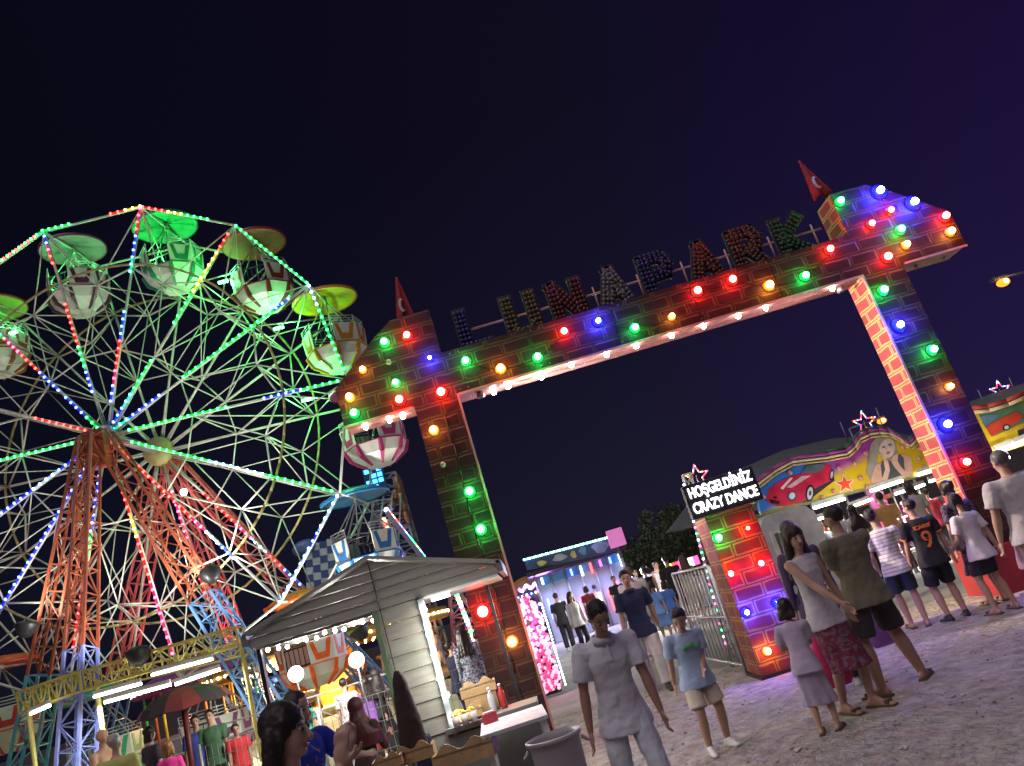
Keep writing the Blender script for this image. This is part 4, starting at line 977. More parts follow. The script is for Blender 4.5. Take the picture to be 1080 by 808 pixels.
# white cabin left of the ride
cx0 = at(801, 560, 14.4).x; cx1 = at(862, 545, 14.4).x
cb = thing('ticket_cabin', 'small white ticket cabin with a rounded top behind the brick sign pillar', 'cabin', ((cx0+cx1)/2, 15.0, 0))
hh = at(835, 535, 14.4).z; w = (cx1-cx0)
pl = [(-w/2, 0), (w/2, 0), (w/2, hh-.25), (w/2-.12, hh-.06), (w/2-.3, hh), (-w/2+.3, hh), (-w/2+.12, hh-.06), (-w/2, hh-.25)]
mb = MB(); mb.prism(pl, -.6, .6); mb.build('cabin_body', mat('white_gelcoat', (.55, .62, .64), .3), cb)
mb = MB(); mb.box((-.12, -.61, hh-.55), (.55, .03, .5)); fr = mb.build('window_frame', M_ceil, cb); MB().box((-.12, -.628, hh-.55), (.42, .01, .38)).build('pane', mat('dim_glass', (.12, .16, .18), .1), cb)

# second painted fascia beyond the right pillar
rd2 = thing('fascia_ride', 'neighbouring ride front painted yellow and red at the right edge of the picture', 'ride', (at(1065, 450, 15).x+1, 16, 0)); R2 = 15.0
t2 = [(1024, 431), (1040, 429), (1060, 423), (1080, 414), (1110, 404)]
pl = [rp(1030, 486, R2), rp(1080, 470, R2), rp(1110, 461, R2)]+[rp(x, y, R2) for x, y in t2[::-1]]
f2 = panel(pl, R2, R2+.12, 'painted_fascia', mat('yellow_fascia', (.60, .42, .02), .35), rd2)
for off, c, nm in ((0, (.55, .06, .04), 'red_border'), (-.09, (.75, .62, .35), 'cream_border')):
    mb = MB(); mb.path([Vector((rp(x, y, R2)[0], R2-.03, rp(x, y, R2)[1]+off)) for x, y in t2], .038, 6); mb.build(nm, mat(nm+'b', c, .35), rd2, local=False)
def motif2(pts, name, col, lv=1):
    mb = MB(); mb.prism([rp(980+x/8.08, 380+y/8.08, R2) for x, y in pts], R2-.006*lv-.004, R2-.001); o = mb.build(name, mat('paint2_'+name, col, .3, 0, .25, 5), f2, local=False)
motif2([(420, 460), (830, 350), (830, 520), (540, 650), (470, 560)], 'painted_green_field', (.10, .20, .10), 1)
motif2([(430, 480), (560, 460), (600, 470), (470, 560)], 'painted_blue_window', (.12, .22, .30), 2)
motif2([(480, 570), (600, 500), (740, 440), (790, 470), (770, 520), (640, 590), (530, 650)], 'painted_red_car', (.55, .06, .03), 3)
motif2(ell(652, 575, 34, 26, 14, -.3), 'painted_tyre', (.02, .02, .02), 4); motif2(ell(652, 575, 20, 16, 14, -.3), 'painted_rim', (.5, .5, .52), 5)
motif2([(750, 600), (830, 570), (830, 620), (765, 650)], 'painted_dark_panel', (.05, .05, .07), 2)
for a, b in (((1050, 477), (1068, 470)), ((1070, 470), (1084, 464)), ((1052, 487), (1064, 482))): tube(at(*a, R2-.08), at(*b, R2-.08), .035, rd2)
mb = MB()
for px in (1046, 1100): q = at(px, 500, R2+.2); mb.bar((q.x, R2+.2, 0), (q.x, R2+.2, at(px, 470, R2).z+.1), .04, 8)
mb.build('post', M_post, rd2, local=False)
p = at(1065, 480, R2-.5); ld = bpy.data.lights.new('fascia_light', 'AREA'); ld.size = 1.2; ld.size_y = .1; ld.shape = 'RECTANGLE'; ld.energy = 8
lo = bpy.data.objects.new('fascia_light', ld); COL.objects.link(lo); lo.location = p; lo.rotation_euler = (math.radians(150), 0, 0)
mb = MB(); mb.lathe([(2.2, 0), (1.7, .3), (.8, .55), (0, .6)], (0, 0, 0), 20); o = mb.build('roof_tarpaulin', mat('grey_tarpaulin', (.1, .12, .12), .6), rd2); o.location = world_of(rd2).inverted() @ (at(1060, 440, R2+2.6))
for px, py, r, lb in ((912, 446, .27, 'LED star ornament above the painted woman on the ride roof'), (1055, 412, .24, 'LED star ornament above the right-edge ride front')):
    q = at(px, py, RY+.6); led_star(q.x, RY+.6, q.z, r, lb, True, .1)

# ------------------------------------------------------------------ street lamps
def street_lamp(px, py, y, label, arm=1.2, st=40, r=.16, h=None, pt=0):
    q = at(px, py, y); t = thing('street_lamp', label, 'street lamp', (q.x+arm, y, 0), 0, 'amber street lamps')
    MB().bar((0, 0, 0), (0, 0, q.z+.1), .09, 8, .05).build('pole', M_grey, t); MB().bar((0, 0, q.z+.1), (-arm, 0, q.z+.16), .04, 6).build('arm', M_grey, t)
    mb = MB(); mb.box((-arm, .12, q.z+.2), (.5, .3, .1)); mb.build('lamp_head', M_grey, t, bevel=.03)
    MB().ball((-arm, 0, q.z), r, 12, 8, (1.3, 1, .8)).build('lamp_glass', glow('sodium_lamp_glass', (1, .26, .015), 2.6), t)
    MB().ball((-arm, -r*.95, q.z), r*.42, 10, 6).build('lamp_core', glow('sodium_lamp_core', (1, .6, .15), 30), t)
    return q
street_lamp(1058, 298, 24, 'nearest amber street lamp glowing in the sky right of the arch', 1.6, r=.17)
street_lamp(930, 444, 40, 'amber street lamp above the painted ride roof', -1.8, r=.2)
street_lamp(692, 588, 60, 'tiny far amber street lamp over the dark trees', 1.5, r=.22)

# ------------------------------------------------------------------ centre pavilion with LED posts
CYD = 30.0
pv = thing('glass_pavilion', 'flat-roofed ride hall with glazed walls and glowing red and blue LED posts', 'pavilion', (at(610, 600, CYD).x, CYD+3, 0))
def cp(px, py, y=CYD): return at(px, py, y)
a, b = cp(566, 620), cp(657, 596); zt = (cp(575, 605).z+cp(652, 581).z)/2
xa, xb = cp(574, 640).x, cp(668, 625).x; zt = 3.3
zt = cp(612, 594).z
M_gl = mat('frosted_panel', (.42, .46, .62), .3, 0, .25, 1.5)
mb = MB(); nb = 6
for k in range(nb): x_a = xa+(xb-xa)*k/nb; x_b = xa+(xb-xa)*(k+1)/nb; mb.box(((x_a+x_b)/2, CYD+.1, zt/2), (x_b-x_a-.06, .05, zt-.05))
mb.build('glazed_wall', M_gl, pv, local=False)
mb = MB(); mb.box((xa, CYD+3.2, zt/2), (.08, 6.2, zt-.05)); mb.build('side_wall', M_gl, pv, local=False); mb = MB(); mb.box((xb, CYD+3.2, zt/2), (.08, 6.2, zt-.05)); mb.build('side_wall', M_gl, pv, local=False)
mb = MB(); mb.box(((xa+xb)/2, CYD+3, zt+.14), (xb-xa+.6, 6.0, .16)); mb.build('roof', M_dark, pv, local=False)
mb = MB(); mb.box(((xa+xb)/2, CYD+.04, zt-.22), (xb-xa-.2, .05, .30)); mb.build('blue_band', mat('blue_film', (.06, .25, .6), .3), pv, local=False)
for k in range(nb+1):
    x = xa+(xb-xa)*k/nb; MB().bar((x, CYD-.1, 0), (x, CYD-.1, zt), .05, 6).build('post', M_grey, pv, local=False)
for k in range(9):
    x = xa+.2+(xb-xa-.3)*k/8; z = random.uniform(.9, zt-.7); 
    for j in range(2):
        zz = (.4+1.5*j+random.uniform(0, .5)); h_ = min(.75, zt-zz-.1); 
        if h_ < .2: continue
        c = 'bwrp'[(k+j) % 4]; MB().bar((x, CYD-.2, zz), (x, CYD-.2, zz+h_), .045, 6).build('led_tube', glow('pavilion_led_'+c, LEDC[c], 6), pv, local=False)
# billboard row on the roof: generic night scenes
bb = thing('billboard', 'long dark picture billboard with fairy lights above the glazed ride hall', 'billboard', (pv.location.x, CYD-.4, zt+.3))
bl, br_ = cp(552, 604), cp(648, 566); bt0, bt1 = cp(550, 588), cp(644, 568)
B0, B1 = cp(556, 602), cp(650, 582); T0, T1 = cp(553, 592), cp(648, 567)
pl = [(B0.x, B0.z), (B1.x, B1.z), (T1.x, T1.z), (T0.x, T0.z)]
mb = MB(); mb.prism(pl, CYD-.5, CYD-.35); mb.build('board', mat('night_blue_print', (.03, .05, .16), .35, 0, .8, 1.4), bb, local=False)
def quadpt(u, v): return Vector((B0.x+(B1.x-B0.x)*u, CYD-.52, (B0.z+(B1.z-B0.z)*u)*(1-v)+(T0.z+(T1.z-T0.z)*u)*v))
for (u0, u1, v0, v1, c, n_) in ((.12, .22, .1, .6, (.55, .45, .10), 'printed_yellow_shape'), (.30, .45, .2, .8, (.5, .5, .55), 'printed_pale_shape'), (.5, .56, .15, .8, (.6, .5, .1), 'printed_yellow_shape'), (.60, .68, .2, .9, (.10, .25, .5), 'printed_blue_shape'), (.74, .92, .1, .95, (.25, .3, .6), 'printed_blue_panel')):
    mb = MB(); pts = []
    for k in range(14):
        t_ = 2*PI*k/14; rr = 1+.25*math.sin(3*t_+u0*9); q = quadpt((u0+u1)/2+(u1-u0)/2*math.cos(t_)*rr, (v0+v1)/2+(v1-v0)/2*math.sin(t_)); pts.append((q.x, q.z))
    mb.prism(pts, CYD-.515, CYD-.501); mb.build(n_, mat(n_, c, .4, 0, .5, 2), bb, local=False)
mb = MB()
for k in range(46): mb.cur = k % 3; mb.ball(quadpt(k/45, 1.08), .04, 5, 4)
mb.build('fairy_lights', [LB['w'], LB['g'], LB['w']], bb, local=False)
q = cp(648, 572); bx = MB(); bx.box((0, -.4, .1), (.62, .12, .66)); t = thing('pink_sign', 'small glowing pink square sign at the right end of the billboard', 'sign', (q.x, CYD-.5, q.z)); bx.build('sign_face', glow('pink_lit_sign', (.8, .22, .6), .5), t, bevel=.03)
MB().bar((0, .1, -1.6), (0, .1, 0), .05, 6).build('post', M_grey, t)
ld = bpy.data.lights.new('pavilion_light', 'AREA'); ld.size = 6; ld.size_y = .6; ld.shape = 'RECTANGLE'; ld.energy = 520; ld.color = (.62, .60, 1)
lo = bpy.data.objects.new('pavilion_light', ld); COL.objects.link(lo); lo.location = ((xa+xb)/2, CYD-1.2, zt+.1); lo.rotation_euler = (math.radians(-25), 0, 0)
# violet lit stage left of it, small domed kiosk far off
q0 = at(572, 600, 38); t = thing('domed_kiosk', 'small far kiosk with an orange lit dome and strings of lights', 'kiosk', (at(556, 620, 38).x, 38, 0))
q = at(556, 611, 38); x_ = 0
MB().bar((0, 0, 0), (0, 0, q.z-.5), 1.0, 12).build('kiosk_wall', mat('dark_violet_paint', (.12, .06, .2), .6), t)
MB().ball((0, 0, q.z-.55), .95, 14, 8, (1, 1, .75)).build('dome', mat('ochre_dome', (.45, .22, .05), .5), t)
mb = MB()
for j in range(3):
    for k in range(16): a = PI+PI*k/15; mb.cur = (k+j) % 3; mb.ball((1.06*math.cos(a), 1.06*math.sin(a), q.z-.7-j*.55), .055, 5, 4)
mb.build('fairy_lights', [LB['y'], LB['w'], LB['b']], t)
t = thing('string_light_row', 'row of violet and blue string lights left of the glazed hall', 'string lights', (at(570, 630, 33).x, 33, 0))
mb = MB()
for k in range(26):
    q = at(548+k*1.4, 622-k*.42+2*math.sin(k*.9), 33); mb.cur = k % 3; mb.ball(q, .075, 6, 4)
mb.build('led_lamps', [glow('violet_led', (.45, .08, 1), 8), LB['b'], LB['w']], t, local=False)
mb = MB()
for px in (549, 583): q = at(px, 618, 33); mb.bar((q.x, 33, 0), (q.x, 33, q.z+.1), .04, 6)
mb.build('post', M_grey, t, local=False)
p = at(572, 618, 32); ld = bpy.data.lights.new('violet_lamp', 'POINT'); ld.energy = 420; ld.color = (.45, .1, 1); ld.shadow_soft_size = .4; lo = bpy.data.objects.new('violet_lamp', ld); COL.objects.link(lo); lo.location = p

# pink LED arch
pk = thing('pink_light_arch', 'glowing pink and white petal-covered light arch behind the left arch pillar', 'light arch', (at(567, 680, 14.5).x, 14.6, 0)); py_ = 14.6
l0, l1 = at(583, 722, py_), at(549, 632, py_); r1_, r0_ = at(572, 640, py_), at(587, 706, py_)
ph_ = at(562, 628, py_).z
xc = at(568, 680, py_).x; hw = .20
M_pw = glow('pink_white_petal', (1, .50, .68), 1.15); M_pp = glow('hot_pink_petal', (1, .10, .32), .45)
mb = MB()
for k in range(420):
    z = random.uniform(.12, ph_); w_ = hw*(1 if z < ph_-.25 else max(.15, (ph_-z)/.25)**.5); x = random.uniform(-w_, w_); mb.cur = 0 if abs(x) > w_*.35 and random.random() < .75 or random.random() < .35 else 1
    mb.ball((xc+x, py_+random.uniform(-.06, .06), z), random.uniform(.025, .045), 6, 4)
mb.build('petals', [M_pw, M_pp], pk, local=False)
mb = MB(); mb.box((xc, py_+.08, ph_/2), (.34, .08, ph_-.1)); mb.build('frame', M_dark, pk, local=False)
mb = MB()
for k in range(26): mb.ball((xc+.26, py_, .15+k*(ph_-.3)/26), .02, 5, 4)
mb.build('led_lamps', LB['w'], pk, local=False)
t = thing('round_weight', 'magenta round base weight at the foot of the pink light arch', 'base weight', (*gnd(586, 724).xy, .13))
MB().lathe([(0, -.05), (.12, -.05), (.14, 0), (.12, .05), (.04, .06), (0, .06)], (0, 0, 0), 20, M=Matrix.Rotation(PI/2, 3, 'X')).build('disc', mat('magenta_plastic', (.45, .03, .2), .35), t)
ld = bpy.data.lights.new('pink_arch_light', 'POINT'); ld.energy = 40; ld.color = (1, .35, .6); ld.shadow_soft_size = .3; lo = bpy.data.objects.new('pink_arch_light', ld); COL.objects.link(lo); lo.location = (xc, py_-.35, 1.3)

# neon-topped snack stand far right of centre (behind the barrier)
q0, q1 = at(704, 601, 24), at(738, 592, 24)
t = thing('neon_stand', 'small stand with a multicoloured neon fascia beyond the metal barrier', 'stand', ((q0.x+q1.x)/2, 24.5, 0))
mb = MB(); mb.box(((q0.x+q1.x)/2, 24.6, q0.z/2-.2), (q1.x-q0.x, 1, q0.z-.5)); mb.build('stand_body', M_grey, t, local=False)
for k in range(6):
    c = 'yrpbwp'[k]; u0 = k/6; mb = MB(); mb.box(((q0.x+(q1.x-q0.x)*(u0+.083)), 24.0, q0.z+.02), ((q1.x-q0.x)/6-.03, .08, .26)); mb.build('neon_panel', glow('neon_panel_'+c, LEDC[c], 2.2), t, local=False)
q = at(662, 610, 22); t = thing('work_light', 'bright white work light glaring behind the crowd', 'work light', (q.x, 22, 0)); MB().bar((0, 0, 0), (0, 0, q.z), .03, 6).build('stand', M_grey, t); MB().ball((0, 0, q.z), .13, 10, 7).build('lamp_glass', glow('work_light_glass', (1, .98, .85), 40), t)
ld = bpy.data.lights.new('work_light_lamp', 'POINT'); ld.energy = 520; ld.color = (1, .96, .88); ld.shadow_soft_size = .15; lo = bpy.data.objects.new('work_light_lamp', ld); COL.objects.link(lo); lo.location = q+Vector((0, -.25, 0))

# ------------------------------------------------------------------ far trees
def tree(x, y, h, r, label, seed):
    rnd = random.Random(seed); t = thing('tree', label, 'tree', (x, y, 0), 0, 'dark trees behind the fair')
    mb = MB(); mb.bar((0, 0, 0), (.1, 0, h*.45), .16, 8, .1)
    for k in range(7): a = rnd.uniform(0, 6.3); mb.bar((.1, 0, h*rnd.uniform(.3, .45)), (r*.6*math.cos(a), r*.6*math.sin(a), h*rnd.uniform(.55, .85)), .07, 6, .02)
    mb.build('trunk', mat('bark', (.09, .07, .05), .9), t)
    mb = MB(); cl = [(Vector((rnd.uniform(-1, 1)*r*.75, rnd.uniform(-1, 1)*r*.6, h*rnd.uniform(.45, .9))), rnd.uniform(.25, .5)*r) for _ in range(16)]
    for c, cr_ in cl:
        for k in range(130):
            d = Vector((rnd.gauss(0, 1), rnd.gauss(0, 1), rnd.gauss(0, 1))).normalized()*cr_*rnd.uniform(.5, 1.05); p = c+d; s = rnd.uniform(.07, .15)
            e1 = Vector((rnd.gauss(0, 1), rnd.gauss(0, 1), rnd.gauss(0, 1))).normalized()*s; e2 = e1.cross(Vector((rnd.gauss(0, 1), rnd.gauss(0, 1), rnd.gauss(0, 1)))).normalized()*s*.6
            mb.cur = rnd.randrange(2); mb.add([p-e1, p+e2, p+e1, p-e2], [(0, 1, 2, 3)])
    mb.build('crown', [mat('leaf_dark', (.05, .075, .03), .7), mat('leaf_mid', (.09, .11, .05), .7)], t)
for i, (px, y, h, r, lb) in enumerate(((672, 44, 2.8, 1.9, 'dark tree just right of the glazed hall'), (690, 42, 3.4, 2.2, 'tallest dark tree right of the glazed hall'), (712, 40, 3.0, 2.0, 'dark tree beyond the neon stand'), (730, 36, 3.9, 1.9, 'dark tree beside the ticket pillar mast'), (655, 52, 2.8, 2.2, 'farthest dark tree behind the pink sign'))):
    tree(at(px, 600, y).x, y, h, r, lb, i+3)
# distant dark wall closing the fairground behind
t = thing('boundary_wall', 'long low dark wall at the far edge of the fairground', 'wall', (10, 70, 0)); MB().box((0, 0, 1.0), (160, .3, 2.0)).build('wall_face', mat('dark_render', (.10, .09, .10), .9), t)

# ------------------------------------------------------------------ gold-lit carousel behind the kiosk hatch
CC = at(335, 700, 28.5)
ca = thing('gold_carousel', 'gold-lit round carousel seen through the kiosk hatch behind the orange gondola', 'carousel', (CC.x, 30.5, 0)); rr = 4.6; zr = at(330, 678, 26).z
zr = 2.42
M_gold = mat('gold_trim', (.62, .36, .08), .35, .4); M_canv = mat('brown_canvas', (.30, .12, .04), .6)
MB().lathe([(rr, zr), (rr*.6, zr+.8), (.3, zr+1.5), (0, zr+1.55)], n=32).build('roof', M_canv, ca)
mb = MB(); mb.lathe([(rr, zr-.32), (rr+.06, zr-.3), (rr+.06, zr+.06), (rr, zr+.08)], n=32); mb.build('rounding_board', M_gold, ca)
mb = MB()
for k in range(80): a = 2*PI*k/80; mb.ball(((rr+.1)*math.cos(a), (rr+.1)*math.sin(a), zr-.12), .05, 5, 4)
for k in range(60): a = 2*PI*k/60; mb.ball(((rr*.72)*math.cos(a), (rr*.72)*math.sin(a), zr-.3), .05, 5, 4)
mb.build('warm_lamps', glow('carousel_lamp', (1, .72, .32), 14), ca)
MB().lathe([(.9, .4), (.9, zr-.1)], n=16).build('centre_drum', M_gold, ca)
MB().lathe([(0, .4), (rr, .4), (rr, .1), (0, .1)], n=32).build('turntable', M_gold, ca)
for k in range(16):
    a = 2*PI*k/16; x, y = rr*.85*math.cos(a), rr*.85*math.sin(a); MB().bar((x, y, .4), (x, y, zr-.1), .035, 6).build('pole', M_gold, ca)
    mb = MB(); z = 1.1+.25*math.sin(k*1.9); M_ = Matrix.Rotation(a+PI/2, 3, 'Z')
    mb.ball((x, y, z), .26, 8, 6, (1.5, .6, .7), M_); mb.bar(Vector((x, y, z))+M_ @ Vector((.3, 0, .05)), Vector((x, y, z))+M_ @ Vector((.5, 0, .4)), .09, 6, .07); mb.ball(Vector((x, y, z))+M_ @ Vector((.58, 0, .4)), .1, 8, 5, (1.6, .7, .8), M_)
    for sx in (-1, 1):
        for sy in (-1, 1): mb.bar(Vector((x, y, z))+M_ @ Vector((sx*.26, sy*.08, -.1)), Vector((x, y, z))+M_ @ Vector((sx*.38, sy*.08, -.48)), .05, 5, .03)
    mb.build('horse', [mat('horse_cream', (.6, .5, .38), .35), mat('horse_brown', (.3, .1, .04), .35), mat('horse_blue', (.08, .15, .4), .35)][k % 3], ca)
ld = bpy.data.lights.new('carousel_light', 'POINT'); ld.energy = 1800; ld.color = (1, .66, .3); ld.shadow_soft_size = .8; lo = bpy.data.objects.new('carousel_light', ld); COL.objects.link(lo); lo.location = (CC.x, 28.4, zr-.5)
# violet/green canopy ring farther left
t = thing('canopy_ride', 'violet-rimmed ride canopy with rainbow poles below the yellow gantry', 'ride', (at(235, 720, 30).x, 31.5, 0)); zq = at(225, 702, 27).z
MB().lathe([(3.6, zq), (2, zq+.7), (0, zq+1)], n=24).build('roof', mat('violet_canvas', (.22, .07, .28), .5), t)
mb = MB(); mb.lathe([(3.6, zq-.3), (3.68, zq-.26), (3.68, zq+.05)], n=24); mb.build('rounding_board', mat('magenta_board', (.35, .05, .25), .4), t)
for k in range(12): a = 2*PI*k/12; MB().bar((3.3*math.cos(a), 3.3*math.sin(a), .2), (3.3*math.cos(a), 3.3*math.sin(a), zq-.1), .05, 6).build('pole', [M_orf, mat('pole_green', (.05, .4, .1), .4), mat('pole_yellow', (.6, .45, .05), .4)][k % 3], t)
mb = MB()
for k in range(50): a = 2*PI*k/50; mb.ball((3.72*math.cos(a), 3.72*math.sin(a), zq-.12), .045, 5, 4)
mb.build('warm_lamps', glow('carousel_lamp', (1, .72, .32), 14), t)

# ------------------------------------------------------------------ tall swing tower behind the arch pillar
ty = 34.0; tb_ = at(425, 640, ty); tt = at(398, 505, ty)
tw = thing('drop_tower', 'dark lattice drop tower with a blue LED panel on top and colour-lit edges', 'ride tower', (tb_.x, ty, 0))
mb = MB(); lattice(mb, (tb_.x, ty, 0), (tt.x+.35, ty, tt.z), 2.6, 1.1, 14, .07, (0, 1, 0)); mb.build('tower_lattice', mat('grey_tower_steel', (.22, .22, .26), .45), tw, local=False)
mb = MB()
for k in range(6):
    a, b = at(365+k*11, 575+k*0, ty-1.2), at(378+k*9, 520, ty-1.2); mb.bar(a, b, .045, 4)
for k in range(5): a, b = at(368+k*2, 575-k*11, ty-1.2), at(418-k*1, 570-k*11, ty-1.2); mb.bar(a, b, .04, 4)
mb.build('front_frame', mat('grey_tower_steel', (.22, .22, .26), .45), tw, local=False)
q = at(396, 508, ty-.8); mb = MB(); mb.box((0, 0, 0), (.9, .15, 1.3)); o = mb.build('led_panel', mat('panel_navy', (.01, .02, .1), .4), tw); o.location = world_of(tw).inverted() @ q
text('LUNA', .42, glow('blue_led_letters', (.05, .35, 1), 7), tw, Matrix.Translation(q+Vector((0, -.12, 0))) @ Matrix.Rotation(math.radians(-75), 4, 'Y') @ RX, w=1.15) if False else None
mb = MB()
for r_ in range(5):
    for c_ in range(3):
        if (r_*3+c_) % 4 != 1: mb.box(q+Vector((-.27+c_*.27, -.1, -.5+r_*.25)), (.2, .04, .17))
mb.build('blue_led_blocks', glow('blue_led_letters', (.05, .35, 1), 5), tw, local=False)
a, b = at(408, 540, ty-1.4), at(449, 592, ty-1.4); led = MB(); n = 22
for k in range(n): led.cur = random.randrange(5); led.ball(a.lerp(b, k/n)+Vector((.0, 0, .1)), .10, 6, 4)
for k in range(n): led.cur = random.randrange(5); led.ball(at(405, 548, ty-1.5).lerp(at(427, 596, ty-1.5), k/n), .085, 6, 4)
led.build('led_lamps', [LB['r'], LB['g'], LB['w'], LB['y'], LB['b']], tw, local=False)
mb = MB(); mb.bar(a, b, .14, 4); mb.bar(a+Vector((-.35, 0, -.2)), b+Vector((-.55, 0, -.2)), .1, 4); mb.build('slanted_boom', mat('violet_boom', (.25, .18, .4), .4), tw, local=False)
# carved figure on top right: a twisted brown ornament
mb = MB(); pts = [at(x, y, ty-1) for x, y in ((412, 535), (416, 525), (419, 515), (418, 503), (422, 520), (427, 540), (431, 552))]
for p_, q_ in zip(pts[:-1], pts[1:]): mb.bar(p_, q_, .2, 6, .14)
mb.build('top_ornament', mat('bronze_ornament', (.25, .12, .07), .35, .4), tw, local=False)
# checkered blue structure low between wheel and kiosk
q = at(342, 598, 33); t = thing('checkered_figure', 'blue and white checkered carved figure behind the wheel spokes', 'figure', (q.x, 33, 0))
mb = MB(); 
for k in range(7):
    for j in range(5):
        mb.cur = (k+j) % 2; mb.box((-.75+j*.32+.05*k, 0, q.z-.9+k*.3), (.31, .3, .29), Matrix.Rotation(.15, 3, 'Y'))
mb.build('checkered_body', [mat('check_navy', (.04, .06, .25), .4), mat('check_white', (.45, .48, .6), .4)], t)
MB().ball((-.6, 0, q.z+1.0), .45, 10, 7, (1.3, .8, .8)).build('head', mat('check_blue', (.10, .14, .38), .4), t); MB().bar((0, 0, 0), (0, 0, q.z-.9), .3, 8).build('plinth', M_grey, t)
ld = bpy.data.lights.new('tower_flood', 'SPOT'); ld.energy = 1200; ld.color = (.75, .78, 1); ld.spot_size = 1.2; ld.shadow_soft_size = .2; lo = bpy.data.objects.new('tower_flood', ld); COL.objects.link(lo); lo.location = (tb_.x-3, ty-9, 1.2); lo.rotation_euler = (Vector((tb_.x-1, ty, 8))-lo.location).to_track_quat('-Z', 'Y').to_euler()
# stepped LED ride seen through the right hatch
q = at(492, 650, 24); t = thing('led_slide', 'leaning ride mast edged with coloured LEDs seen through the right kiosk hatch', 'ride mast', (q.x, 24, 0))
mb = MB(); lattice(mb, (at(512, 720, 24).x, 24, 0), at(480, 628, 24), 1.5, .35, 9, .05, (0, 1, 0)); mb.build('mast_lattice', mat('maroon_lattice', (.25, .06, .07), .45), t, local=False)
mb = MB(); a, b = at(482, 628, 23.4), at(512, 705, 23.4)
for k in range(20): mb.cur = k % 5; mb.ball(a.lerp(b, k/20), .07, 6, 4)
mb.build('led_lamps', [LB['g'], LB['y'], LB['w'], LB['b'], LB['r']], t, local=False)
# ------------------------------------------------------------------ people
_PT = bpy.data.textures.new('cloth_folds', 'CLOUDS'); _PT.noise_scale = .11; _PT.noise_depth = 2
_HT = bpy.data.textures.new('hair_strands', 'CLOUDS'); _HT.noise_scale = .03; _HT.noise_depth = 2
def fuse(mb, vox, mat_, name, parent, disp=0.0, tex=None, smooth=6):
    me = bpy.data.meshes.new('tmp'); me.from_pydata(mb.v, [], mb.f); me.update()
    o = bpy.data.objects.new('tmp', me); COL.objects.link(o)
    r = o.modifiers.new('r', 'REMESH'); r.mode = 'VOXEL'; r.voxel_size = vox; r.use_smooth_shade = True
    s = o.modifiers.new('s', 'SMOOTH'); s.factor = .5; s.iterations = smooth
    if disp:
        d = o.modifiers.new('d', 'DISPLACE'); d.texture = tex or _PT; d.strength = disp; d.mid_level = .5; d.texture_coords = 'LOCAL'
    bpy.context.view_layer.update()
    dg = bpy.context.evaluated_depsgraph_get(); m2 = bpy.data.meshes.new_from_object(o.evaluated_get(dg))
    bpy.data.objects.remove(o); bpy.data.meshes.remove(me)
    m2.materials.clear(); m2.materials.append(mat_)
    for p in m2.polygons: p.use_smooth = True; p.material_index = 0
    q = bpy.data.objects.new(name, m2); COL.objects.link(q); q.parent = parent; return q
def cap(mb, a, b, ra, rb, n=12, ends=(1, 1)):
    mb.bar(a, b, ra, n, rb)
    if ends[0]: mb.ball(a, ra*.995, n, 8)
    if ends[1]: mb.ball(b, rb*.995, n, 8)
def loft(mb, rings, O, U, R, Fv, n=20):
    vs = []
    for s, w, d, off in rings:
        for i in range(n):
            t = 2*PI*i/n; ct, st = math.cos(t), math.sin(t)
            ct = math.copysign(abs(ct)**.85, ct); st = math.copysign(abs(st)**.9, st)
            vs.append(O+U*s+R*(w*ct)+Fv*(d*st+off))
    fs = [tuple(range(n-1, -1, -1)), tuple((len(rings)-1)*n+i for i in range(n))]
    for j in range(len(rings)-1):
        for i in range(n): fs.append((j*n+i, j*n+(i+1) % n, (j+1)*n+(i+1) % n, (j+1)*n+i))
    mb.add(vs, fs, True)
def ik(a, t, l1, l2, pole):
    d = t-a; L_ = min(d.length, (l1+l2)*.999); dn = d.normalized(); t = a+dn*L_
    x = (l1*l1-l2*l2+L_*L_)/(2*L_); h = math.sqrt(max(0, l1*l1-x*x))
    p = pole-dn*pole.dot(dn); p = p.normalized() if p.length > 1e-4 else Vector((0, -1, 0))
    return a+dn*x+p*h, t
SKIN = lambda c: mat('skin_%d_%d' % (int(c[0]*100), int(c[1]*100)), c, .5, 0, .08, 12)
S_tan = (.46, .275, .19); S_brown = (.36, .205, .14); S_fair = (.50, .32, .24)
def striped(name, c1, c2, period):
    if name in _MC: return _MC[name]
    m, nt, b = nodes(name); N = nt.nodes.new; L = nt.links.new
    tc = N('ShaderNodeTexCoord'); sp = N('ShaderNodeSeparateXYZ'); L(tc.outputs['Object'], sp.inputs[0])
    mu = N('ShaderNodeMath'); mu.operation = 'MULTIPLY'; mu.inputs[1].default_value = 1/period; L(sp.outputs[2], mu.inputs[0])
    fr = N('ShaderNodeMath'); fr.operation = 'FRACT'; L(mu.outputs[0], fr.inputs[0]); gt_ = N('ShaderNodeMath'); gt_.operation = 'GREATER_THAN'; gt_.inputs[1].default_value = .78; L(fr.outputs[0], gt_.inputs[0])
    mx = N('ShaderNodeMix'); mx.data_type = 'RGBA'; L(gt_.outputs[0], mx.inputs[0]); mx.inputs[6].default_value = (*c1, 1); mx.inputs[7].default_value = (*c2, 1); L(mx.outputs[2], b.inputs['Base Color']); b.inputs['Roughness'].default_value = .8
    _MC[name] = m; return m
